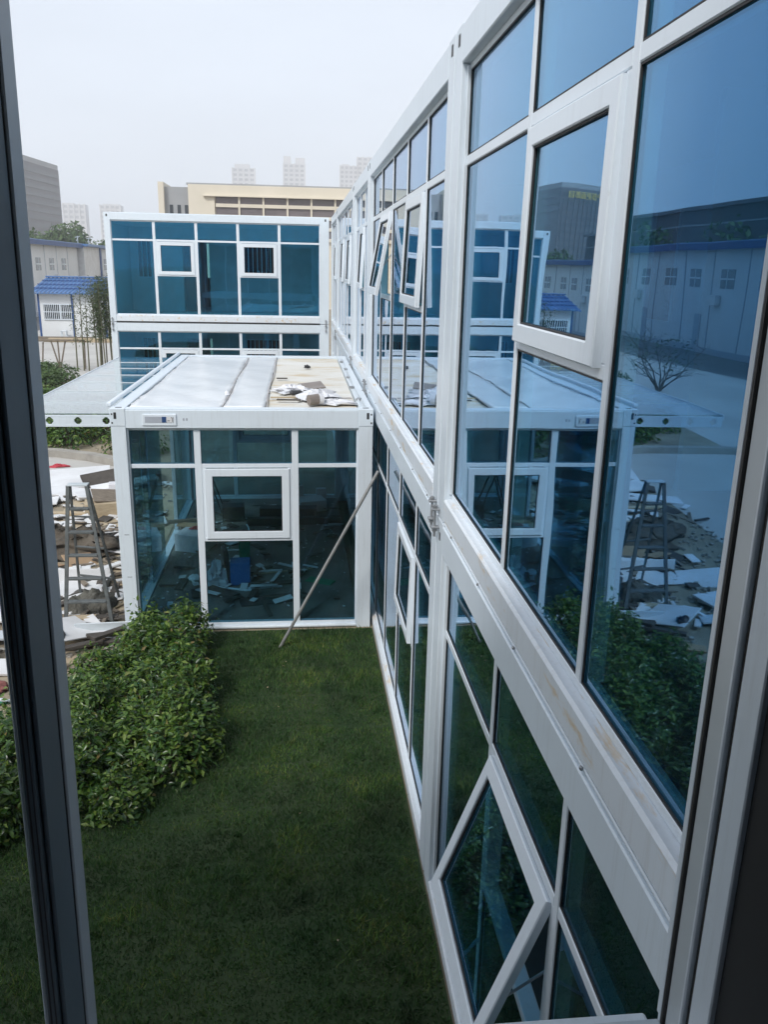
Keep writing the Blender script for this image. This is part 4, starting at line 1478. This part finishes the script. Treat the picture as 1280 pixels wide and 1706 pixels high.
dg = bpy.context.evaluated_depsgraph_get()
me = bpy.data.meshes.new_from_object(fo.evaluated_get(dg))
bpy.data.objects.remove(fo)
me.name = 'sign_letters'
me.materials.clear()
me.materials.append(M['sign'])
so = bpy.data.objects.new('sign_letters', me)
col.objects.link(so)
so.parent = dk
ps = S2 + d * 1.6 + nn * .55
so.location = Vector((ps.x, ps.y, 31.6)) - Vector(dk.location)
so.rotation_euler = (R(90), 0, math.atan2(d.y, d.x))
# telecom masts by the tower
for q, (x, y, hh, lab) in enumerate(((-104.5, 280, 43, 'thin lattice mast in front of the dark tower, taller of the two'), (-92.5, 240, 19, 'shorter lattice mast beside the dark tower'))):
    t = thing('lattice_mast', lab, 'mast', (x, y, 0), 'lattice masts')
    mb = MB()
    for k in range(3):
        a = k * 2.1
        mb.tube((x + math.cos(a) * .9, y + math.sin(a) * .9, 0), (x + math.cos(a) * .2, y + math.sin(a) * .2, hh), .12, .07, 5)
    nseg = int(hh / 2)
    for s_ in range(nseg):
        z0, z1 = hh * s_ / nseg, hh * (s_ + 1) / nseg
        r0, r1 = .9 - .7 * s_ / nseg, .9 - .7 * (s_ + 1) / nseg
        for k in range(3):
            a, b = k * 2.1, (k + 1) * 2.1
            mb.tube((x + math.cos(a) * r0, y + math.sin(a) * r0, z0), (x + math.cos(b) * r1, y + math.sin(b) * r1, z1), .05, n=4)
    mb.build('lattice', 'steel', t)
    for z in ((hh - 1.5, hh - 4) if q == 0 else (hh - 1,)):
        mb = MB()
        mb.box(x - .9, x + .9, y - .9, y + .9, z, z + .25)
        mb.build('antenna_deck', 'steel', t)
# dark industrial halls behind the shed, mirrored in the near panes
for q, (y0, y1, x, hh, lab) in enumerate(((38, 66, -40, 11.0, 'dark flat-roofed hall behind the shed, nearer to the camera'), (67, 118, -39, 10.4, 'long dark hall behind the shed, farther from the camera'))):
    t = thing('dark_hall', lab, 'building', (x - 8, (y0 + y1) / 2, 0), 'dark halls behind the shed')
    W = Wall('y', x, -1)
    part('wall', 'hall', t, W, (y0, y1, 0, 16, 0, hh), b=0)
    part('roof_edge', 'officeband', t, W, (y0 - .3, y1 + .3, -.4, 16.3, hh, hh + .35), b=0)
    part('light_band', 'greywall', t, W, (y0 + .5, y1 - .5, -.05, .0, hh - 1.5, hh - 1.35), b=0)
for q, (x, y, h, lab) in enumerate(((-31.5, 46, 8.2, 'dark tree behind the shed nearest to the camera'), (-31, 60, 8.0, 'dark tree behind the middle of the shed'), (-30.5, 78, 8.4, 'dark tree behind the far part of the shed'))):
    tree((x, y, 0), h, 3.0, 1300, lab, 'leaf2', .55, 'dark trees behind the shed')

# ------------------------------------------------------------------ leaning pole
mb = MB()
mb.tube((-1.15, 8.97, .0), (-.035, 8.77, 2.19), .019, n=10)
single('metal_pole', mb, 'pole', 'thin grey metal pole leaning from the lawn against the facade beside the pavilion', 'pole', smooth=False)

# pale scraps and dead leaves blown over the lawn
mb = MB()
for q in range(16):
    x, y = random.uniform(-2.6, -.15), random.uniform(1.8, 9.3)
    s_ = random.uniform(.005, .014)
    rot_box(mb, (x, y, .045), (s_ * random.uniform(1, 2.4), s_, .003), random.uniform(0, 180), random.uniform(-30, 30), random.uniform(-30, 30), 0)
o = mb.build('lawn_litter', 'wood2')
o['kind'] = 'stuff'
o['label'] = 'small dead leaves and paper flecks strewn over the lawn'
o['category'] = 'litter'

# ------------------------------------------------------------------ ladder
ld = thing('stepladder', 'grey aluminium stepladder standing left of the pavilion corner', 'ladder', (-3.5, 10.0, 0))
fl = [((-3.80, 9.78, 0), (-3.72, 10.12, 1.70)), ((-3.24, 9.78, 0), (-3.50, 10.12, 1.70))]
rl = [((-3.86, 10.75, 0), (-3.715, 10.19, 1.69)), ((-3.30, 10.55, 0), (-3.51, 10.19, 1.69))]


def bar(mb, a, b, w, t, ref=(1, 0, 0)):
    a, b = Vector(a), Vector(b)
    d = (b - a)
    L_ = d.length
    d.normalize()
    s_ = Vector(ref)
    s_ = (s_ - d * s_.dot(d)).normalized()
    n_ = d.cross(s_)
    X = Matrix((s_, n_, d)).transposed().to_4x4()
    X.translation = (a + b) / 2
    mb.box(-w / 2, w / 2, -t / 2, t / 2, -L_ / 2, L_ / 2, .003, X)
    return mb


M['ladder'] = mat('ladder_metal', (0.14, 0.155, 0.155), (0.08, 0.085, 0.082), 10, 0.55, 0.3, bmp=.15)
for a, b in fl:
    bar(MB_ := MB(), a, b, .045, .025)
    MB_.build('front_rail', 'ladder', ld)
for a, b in rl:
    bar(MB_ := MB(), a, b, .032, .02)
    MB_.build('rear_rail', 'ladder', ld)
for k in range(1, 6):
    t = k / 6.0
    p = Vector(fl[0][0]).lerp(Vector(fl[0][1]), t)
    q = Vector(fl[1][0]).lerp(Vector(fl[1][1]), t)
    mb = MB()
    c = (p + q) / 2
    mb.box(p.x + .02, q.x - .02, c.y - .035, c.y + .045, c.z - .012, c.z + .012, .003)
    mb.build('tread', 'ladder', ld)
for k in (1.2, 2.8, 4.4):
    t = k / 6
    p = Vector(rl[0][0]).lerp(Vector(rl[0][1]), t)
    q = Vector(rl[1][0]).lerp(Vector(rl[1][1]), t)
    bar(MB_ := MB(), p, q, .03, .02, (0, 1, 0))
    MB_.build('rear_brace', 'ladder', ld)
mb = MB()
mb.box(-3.735, -3.485, 10.10, 10.22, 1.69, 1.71, .004)
mb.build('top_cap', 'alu', ld)


# ------------------------------------------------------------------ rubble and boards on the ground
def crumple(c, rx, ry, rz, seed, nu=16, nv=10, amp=.35):
    r = random.Random(seed)
    mb = MB()
    vs = []
    for j in range(nv + 1):
        ph = math.pi * .5 * j / nv
        for i in range(nu):
            th = 2 * math.pi * i / nu
            k = 1 + r.uniform(-amp, amp)
            vs.append((c[0] + rx * math.cos(th) * math.cos(ph) * k, c[1] + ry * math.sin(th) * math.cos(ph) * k, c[2] + max(0, rz * math.sin(ph) * (1 + r.uniform(-amp, amp))) * (0 if j == 0 else 1)))
    fs = [(j * nu + i, j * nu + (i + 1) % nu, (j + 1) * nu + (i + 1) % nu, (j + 1) * nu + i) for j in range(nv) for i in range(nu)]
    fs.append(tuple(range(nu))[::-1])
    mb.add(vs, fs)
    return mb


def slab(name, c, size, rz, mt, label, cat, rx=0, ry=0, group=None, b=.004):
    return single(name, rot_box(MB(), c, size, rz, rx, ry, b), mt, label, cat, group)


GB = 'boards thrown down left of the pavilion'
slab('white_board', (-5.55, 17.0, .06), (1.5, 1.5, .05), 12, 'board', 'largest white panel lying flat near the kerb', 'board', 2, -2, GB)
slab('white_board', (-5.35, 15.9, .07), (1.3, .5, .04), -6, 'board', 'narrow white panel just beyond the top of the stepladder', 'board', 3, 3, GB)
slab('white_board', (-5.9, 15.2, .05), (1.1, .45, .03), 8, 'board', 'white strip panel left of the stepladder top', 'board', 2, -3, GB)
slab('white_board', (-4.75, 15.75, .06), (.8, .5, .03), 25, 'board', 'small white panel beside the broken dark panel', 'board', -2, 4, GB)
slab('broken_panel', (-4.5, 16.7, .2), (1.5, .45, .05), 28, 'darkwood', 'dark broken panel propped up near the kerb', 'board', 25, -6, GB)
slab('broken_panel', (-4.35, 16.35, .12), (1.3, .25, .05), 24, 'board', 'white edged strip leaning on the dark broken panel', 'board', 12, -5, GB)
slab('open_box', (-4.45, 16.05, .11), (.3, .25, .2), 10, 'carton', 'small pale box under the broken panel', 'box')
slab('plank', (-5.3, 14.6, .03), (1.4, .12, .04), -4, 'wood2', 'pale plank lying behind the stepladder', 'plank', 0, 0, GB)
slab('wood_crate', (-4.35, 14.6, .13), (.7, .4, .24), 12, 'wood2', 'broken tan wooden crate beside the pavilion wall', 'crate')
slab('crate_lid', (-4.25, 14.75, .30), (.7, .45, .03), 20, 'wood', 'splintered grey lid on top of the wooden crate', 'board', 15, 8)
slab('white_batten', (-3.75, 13.9, .05), (.75, .07, .05), -62, 'white2', 'white batten lying against the pavilion side', 'batten')
single('mud_heap', crumple((-4.45, 12.7, .0), .75, .55, .28, 5), 'mud', 'dark mud heap behind the stepladder', 'mud heap', smooth=True)
single('mud_heap', crumple((-5.1, 13.2, .0), .5, .45, .22, 9), 'mud', 'smaller dark mud heap left of the stepladder rails', 'mud heap', smooth=True)
slab('cardboard_piece', (-4.15, 11.95, .07), (.45, .35, .02), 35, 'card', 'torn brown cardboard piece between the ladder rails', 'cardboard', 20, 8)
slab('cardboard_piece', (-4.55, 11.85, .06), (.35, .25, .02), -20, 'card', 'small tan cardboard scrap left of the torn cardboard', 'cardboard', -12, 5)
slab('white_scrap', (-4.1, 11.6, .05), (.35, .2, .02), 10, 'board', 'small white scrap behind the ladder treads', 'board', 10, 0)
slab('pale_stick', (-3.6, 11.2, .04), (1.0, .035, .03), -38, 'wood2', 'thin pale stick on the sand right of the ladder', 'stick')
slab('pale_stick', (-3.28, 10.25, .03), (.3, .025, .02), 60, 'wood2', 'short pale stick by the pavilion post', 'stick')
t = thing('white_tray', 'white folded metal tray lying behind the stepladder', 'tray', (-4.05, 10.95, 0))
rot_box(MB_ := MB(), (-4.05, 10.95, .03), (1.0, .55, .02), -2)
MB_.build('base', 'board', t)
rot_box(MB_ := MB(), (-4.05, 11.22, .12), (1.0, .02, .18), -2)
MB_.build('rim', 'board', t)
rot_box(MB_ := MB(), (-3.55, 10.92, .09), (.02, .5, .12), -2)
MB_.build('rim', 'board', t)


def rocky(c, size, rz, seed):
    mb = MB()
    r = random.Random(seed)
    n_ = 9
    X = Matrix.Translation(c) @ Matrix.Rotation(R(rz), 4, 'Z')
    vs = []
    for j in range(n_ + 1):
        for i in range(n_ * 2 + 1):
            u_, v_ = i / (2 * n_) - .5, j / n_ - .5
            e = min(1, min(.5 - abs(u_), .5 - abs(v_)) * 12)
            vs.append(X @ Vector((u_ * size[0] + r.uniform(-.02, .02), v_ * size[1] + r.uniform(-.02, .02), size[2] * e * (.8 + .2 * math.sin(u_ * 9 + v_ * 5) + .12 * math.sin(u_ * 23 - v_ * 17) + r.uniform(-.09, .09)))))
    w_ = 2 * n_ + 1
    fs = [(j * w_ + i, j * w_ + i + 1, (j + 1) * w_ + i + 1, (j + 1) * w_ + i) for j in range(n_) for i in range(2 * n_)]
    mb.add(vs, fs)
    return mb


single('rough_slab', rocky((-3.6, 10.28, 0), (.62, .5, .2), 3, 3), 'rock', 'rough dark concrete lump under the stepladder', 'concrete lump', smooth=True)
slab('timber_offcut', (-3.62, 9.84, .05), (.34, .11, .07), 4, 'wood2', 'pale square timber offcut between the ladder feet', 'timber')
slab('timber_offcut', (-3.36, 9.86, .05), (.36, .10, .06), 3, 'darkwood', 'dark timber offcut beside the pale one at the ladder feet', 'timber')
slab('white_sheet', (-3.66, 9.35, .14), (.55, .62, .02), -38, 'board', 'tilted white sheet at the foot of the stepladder', 'board', -12, 10)
single('black_bag', crumple((-3.72, 9.1, .16), .1, .09, .07, 12, 12, 6), 'black', 'small black bag lying on the tilted white sheet', 'bag', smooth=True)
for q, (x, y, L_, a) in enumerate(((-3.32, 9.1, .6, 14), (-3.3, 9.28, .55, 4), (-3.42, 8.95, .5, 28), (-3.15, 9.2, .45, 50))):
    slab('dark_plank', (x, y, .05 + .03 * q), (L_, .09, .04), a, 'darkwood',
         ['lowest dark plank of the pile by the hedge', 'dark plank of the pile nearest the pavilion post', 'dark plank of the pile nearest the hedge', 'dark plank lying across the top of the pile'][q], 'plank', 0, random.uniform(-5, 5), 'dark planks by the hedge')
slab('brown_board', (-3.62, 8.55, .06), (.28, .12, .03), 20, 'card', 'small brown board at the hedge edge by the mullion', 'board', 14, 0)
slab('steel_plate', (-3.15, 9.45, .09), (.9, .02, .16), 3, 'alu', 'grey kerb plate set on edge left of the pavilion post', 'plate')
for q, (x, y, z, sx, sy, a, mt_, lab) in enumerate((
        (-4.9, 10.8, .06, .9, .5, 10, 'board', 'white board left of the mullion highest in the heap'),
        (-4.7, 10.0, .08, .7, .4, -20, 'board', 'white board left of the mullion across the heap'),
        (-4.5, 9.3, .10, .8, .3, 14, 'alu', 'grey metal sheet left of the mullion'),
        (-4.6, 8.9, .06, .6, .35, -30, 'darkwood', 'dark board left of the mullion under the metal sheet'),
        (-4.3, 8.55, .07, .45, .3, 8, 'board', 'small white board left of the mullion near the red cloth'))):
    slab('scrap_board', (x, y, z), (sx, sy, .03), a, mt_, lab, 'board', random.uniform(-12, 12), random.uniform(-10, 10), 'scrap left of the mullion')
single('red_cloth', crumple((-4.12, 8.15, 0), .16, .12, .08, 21), 'redcloth', 'crumpled red cloth left of the window mullion', 'cloth', smooth=True)
single('green_cloth', crumple((-4.1, 7.85, 0), .2, .1, .07, 22), 'green', 'crumpled green cloth below the red one left of the mullion', 'cloth', smooth=True)
single('red_net', crumple((-6.15, 18.3, 0), .2, .1, .05, 23, 18, 8, .5), 'red', 'bright red netting on the concrete by the curved kerb', 'net', smooth=False)
mb = MB()
mb.path([(-4.4, 7.2, .5), (-3.9, 7.0, .56), (-3.5, 6.95, .52), (-3.1, 7.1, .45)], .016, 7)
single('white_hose', mb, 'white2', 'pale hose lying over the shrubs left of the mullion', 'hose', smooth=True)
# torn boards, laths and wrappers too many to count
for nm, mt_, cnt, lab, (l0, l1), (w0, w1) in (('board_scraps', 'board', 110, 'torn white board and plaster scraps strewn left of the pavilion', (.08, .5), (.04, .25)),
                                             ('wood_scraps', 'wood', 90, 'broken grey wood splinters strewn left of the pavilion', (.12, .7), (.02, .07)),
                                             ('dark_scraps', 'darkwood', 70, 'dark offcuts and wet cardboard strewn left of the pavilion', (.08, .4), (.04, .2))):
    mb = MB()
    for q in range(cnt):
        y = random.uniform(9.3, 17.2)
        x = random.uniform(-3.45 - (y - 9) * .33, -3.2 - max(0, y - 12) * .05)
        if random.random() < .3:
            x -= random.uniform(0, 1.3)
        z = random.uniform(.015, .07)
        rot_box(mb, (x, y, z), (random.uniform(l0, l1), random.uniform(w0, w1), random.uniform(.01, .03)), random.uniform(0, 180), random.uniform(-14, 14), random.uniform(-10, 10), .002)
    o = mb.build(nm, mt_)
    o['kind'] = 'stuff'
    o['label'] = lab
    o['category'] = 'scraps'
# small stones and chips scattered over the dirt (uncountable)
mb = MB()
for q in range(900):
    x, y = random.uniform(-6.2, -3.1), random.uniform(8.6, 17)
    if x > -3.2 and y > 9.3:
        continue
    s_ = random.uniform(.01, .045)
    rot_box(mb, (x, y, s_ * .35 + .008), (s_ * 1.6, s_, s_ * .8), random.uniform(0, 180), random.uniform(-20, 20), random.uniform(-20, 20), 0)
o = mb.build('rubble', 'kerb')
o['kind'] = 'stuff'
o['label'] = 'small stone chips scattered over the dirt left of the pavilion'
o['category'] = 'rubble'

# ------------------------------------------------------------------ litter on the pavilion roof
ZR = PH - .02
single('plastic_sheet', crumple((-.98, 11.05, ZR), .24, .2, .075, 31, 20, 9, .5), 'plastic', 'crumpled white plastic beside the seam on the pavilion roof', 'plastic')
single('plastic_sheet', crumple((-.62, 10.55, ZR), .25, .34, .08, 32, 20, 9, .5), 'plastic', 'larger crumpled white plastic near the front edge of the pavilion roof', 'plastic')
single('plastic_sheet', crumple((-.45, 10.05, ZR), .25, .12, .05, 38, 16, 6, .4), 'plastic', 'flattened white plastic at the front edge of the pavilion roof', 'plastic')
slab('cardboard_flap', (-.72, 11.25, ZR + .05), (.32, .3, .02), 12, 'grey_tape', 'grey cardboard flap between the two plastic sheets on the roof', 'cardboard', 8, -6)
single('black_pouch', rot_box(MB(), (-.93, 10.72, ZR + .035), (.16, .1, .06), 15, 0, 0, .02), 'black', 'small black pouch below the crumpled plastic on the roof', 'pouch')
t = thing('tape_roll', 'brown and silver roll at the front edge of the pavilion roof', 'roll', (-.68, 9.95, ZR))
mb = MB()
mb.tube((-.78, 9.92, ZR + .06), (-.66, 9.97, ZR + .07), .065, n=14)
mb.build('roll', 'grey_tape', t)
mb = MB()
mb.tube((-.665, 9.968, ZR + .07), (-.61, 9.99, ZR + .07), .066, n=14)
mb.build('wrapper', 'plastic', t)
for q, (x, y, L_, a, mt_, lab) in enumerate(((-1.08, 10.45, .34, 6, 'wood2', 'pale lath on the pavilion roof left of the tape roll'), (-1.02, 10.25, .3, -6, 'darkwood', 'dark lath on the pavilion roof left of the tape roll'),
                                             (-1.14, 12.3, .16, 2, 'darkwood', 'short dark lath beside the right seam on the roof'), (-.42, 10.35, .4, 20, 'rope', 'thin bent lath near the right edge of the pavilion roof'))):
    slab('lath', (x, y, ZR + .015), (L_, .05, .015), a, mt_, lab, 'lath')
single('dark_clod', crumple((-.76, 13.75, ZR), .05, .05, .05, 35, 8, 5), 'rubber', 'small dark clod on the far boards of the pavilion roof', 'clod')
single('pale_stone', crumple((-1.80, 10.62, ZR + .02), .035, .035, .05, 36, 8, 5, .2), 'plastic', 'pale weight at the near end of the left roof seam', 'stone')

# ------------------------------------------------------------------ litter inside the pavilion
FZ = .061
t = thing('white_carton', 'large white carton with an open top inside the pavilion', 'box', (-2.52, 12.5, FZ))
rot_box(MB_ := MB(), (-2.52, 12.5, FZ + .14), (.48, .5, .27), -18)
MB_.build('body', 'carton', t)
rot_box(MB_ := MB(), (-2.6, 12.75, FZ + .29), (.5, .1, .02), -18, 25)
MB_.build('flap', 'card', t)
slab('timber', (-2.62, 12.9, FZ + .33), (.75, .07, .05), 14, 'wood', 'timber lying across the white carton in the pavilion', 'timber')
slab('timber', (-2.72, 13.5, FZ + .06), (.4, .2, .1), 25, 'wood', 'short brown block by the pavilion door opening', 'timber')
single('red_rag', crumple((-2.5, 12.62, FZ + .28), .12, .08, .03, 41, 10, 5), 'red', 'red rag on top of the white carton', 'rag')
slab('blue_carton', (-1.73, 10.98, FZ + .163), (.27, .26, .32), 2, 'bluebox', 'blue carton standing in the middle of the pavilion floor', 'box')
slab('dark_sheet', (-1.93, 11.08, FZ + .25), (.06, .3, .5), 12, 'darkwood', 'dark board leaning on the left of the blue carton', 'board', 0, -6)
slab('green_board', (-1.72, 11.75, FZ + .25), (.16, .05, .5), 4, 'green', 'pale green board behind the blue carton', 'board', -8)
single('plastic_bag', crumple((-2.06, 10.95, FZ), .15, .13, .27, 42, 16, 9, .4), 'plastic', 'crumpled clear plastic bag left of the blue carton', 'bag')
single('white_wrapper', crumple((-2.2, 11.15, FZ), .11, .05, .09, 43, 12, 6, .4), 'plastic', 'white wrapper left of the plastic bag on the floor', 'wrapper')
single('white_wrapper', crumple((-2.38, 11.1, FZ), .08, .04, .07, 44, 12, 6, .4), 'plastic', 'small white wrapper farther left on the pavilion floor', 'wrapper')
t = thing('paint_can', 'small white and red can lying just inside the front glass', 'can', (-2.5, 10.1, FZ))
mb = MB()
mb.tube((-2.60, 10.08, FZ + .05), (-2.53, 10.08, FZ + .05), .05, n=12)
mb.build('can', 'white2', t)
mb = MB()
mb.tube((-2.529, 10.08, FZ + .05), (-2.44, 10.08, FZ + .05), .051, n=12)
mb.build('band', 'card', t)
items = [('long thin lath running right of the blue carton', (-1.15, 11.35), (.9, .03, .02), 14, 'wood2'),
         ('bent pale lath in front of the blue carton', (-1.85, 10.72), (.5, .03, .02), -20, 'white2'),
         ('pale lath ending at the bent one on the floor', (-1.52, 10.78), (.45, .03, .02), 35, 'white2'),
         ('short white lath right of the long one', (-.75, 11.55), (.25, .03, .02), -30, 'white2'),
         ('dark cable heap board in front of the plastic bag', (-1.95, 10.55), (.5, .16, .05), -38, 'darkwood'),
         ('white scrap strip near the front of the floor', (-1.3, 10.75), (.3, .05, .02), 8, 'white2'),
         ('smaller white scrap strip near the front of the floor', (-1.55, 10.65), (.15, .05, .02), -8, 'white2'),
         ('flat brown board by the front right of the floor', (-1.35, 10.3), (.7, .3, .012), 12, 'floor_dark'),
         ('pale tile on the right of the pavilion floor', (-.62, 10.95), (.4, .18, .015), -28, 'green'),
         ('long dark beam along the back of the pavilion floor', (-1.0, 13.7), (1.6, .14, .12), 2, 'darkwood'),
         ('thick dark roll beam behind the long beam', (-1.1, 14.2), (1.0, .24, .16), -3, 'rubber'),
         ('dark dusty chest at the back left of the floor', (-2.05, 14.0), (.38, .3, .26), 4, 'rubber'),
         ('white board stack at the back right of the floor', (-.7, 14.6), (.5, .4, .2), 14, 'board'),
         ('white sheet lying on the floor at the far right', (-.45, 13.9), (.45, .3, .03), -12, 'board'),
         ('upright white panel at the back of the floor', (-1.0, 14.75), (.35, .05, .4), 22, 'board'),
         ('small white card at the back right', (-.5, 14.95), (.18, .12, .3), 4, 'carton')]
for lab, (x, y), s_, a, mt_ in items:
    slab('floor_scrap', (x, y, FZ + s_[2] / 2 + .002), s_, a, mt_, lab, 'scrap', 0, 0, 'scrap on the pavilion floor')
t = thing('trestle', 'dark folding trestle by the side opening of the pavilion', 'trestle', (-2.45, 14.3, FZ))
for a, b in (((-2.75, 14.2, FZ), (-2.5, 14.25, FZ + .75)), ((-2.25, 14.2, FZ), (-2.5, 14.25, FZ + .75)), ((-2.75, 14.6, FZ), (-2.5, 14.55, FZ + .75)), ((-2.25, 14.6, FZ), (-2.5, 14.55, FZ + .75))):
    mb = MB()
    mb.tube(a, b, .014, n=6)
    mb.build('leg', 'black', t)
mb = MB()
mb.tube((-2.5, 14.22, FZ + .75), (-2.5, 14.58, FZ + .75), .016, n=6)
mb.build('rail', 'black', t)
for nm, mt_, cnt, lab in (('pale_litter', 'board', 46, 'torn pale boards and paper littering the pavilion floor'), ('dark_litter', 'darkwood', 60, 'dark offcuts and cable ends littering the pavilion floor')):
    mb = MB()
    for q in range(cnt):
        x = random.choice((random.uniform(-2.75, -.3), random.gauss(-1.5, .4)))
        y = random.choice((random.uniform(9.9, 15.1), random.gauss(10.9, .5), random.gauss(13.9, .5)))
        x, y = min(max(x, -2.75), -.3), min(max(y, 9.85), 15.1)
        rot_box(mb, (x, y, FZ + random.uniform(.012, .05)), (random.uniform(.05, .4), random.uniform(.02, .12), random.uniform(.008, .02)), random.uniform(0, 180), random.uniform(-8, 8), random.uniform(-12, 12), .002)
    o = mb.build(nm, mt_)
    o['kind'] = 'stuff'
    o['label'] = lab
    o['category'] = 'litter'
# dust and chips on the pavilion floor
mb = MB()
for q in range(170):
    s_ = random.uniform(.006, .022)
    rot_box(mb, (random.uniform(-2.8, -.25), random.uniform(9.75, 15.2), FZ + s_ * .3), (s_ * 1.8, s_, s_ * .6), random.uniform(0, 180), 0, 0, 0)
o = mb.build('floor_chips', 'board')
o['kind'] = 'stuff'
o['label'] = 'pale paper and board chips scattered on the pavilion floor'
o['category'] = 'chips'

# ------------------------------------------------------------------ haze
hz, n, b = newmat('haze_volume')
n.nodes.remove(b)
pv = n.nodes.new('ShaderNodeVolumePrincipled')
pv.inputs['Color'].default_value = (0.98, 0.985, 1.0, 1)
pv.inputs['Density'].default_value = 0.0008
pv.inputs['Anisotropy'].default_value = 0.2
n.links.new(pv.outputs[0], n.nodes['Material Output'].inputs['Volume'])
mb = MB()
mb.box(-905, 905, -905, 905, -1.0, 116.0)
ho = mb.build('haze', hz)
ho['kind'] = 'stuff'

# clean up helper properties
for o in bpy.data.objects:
    if '_base' in o:
        del o['_base']
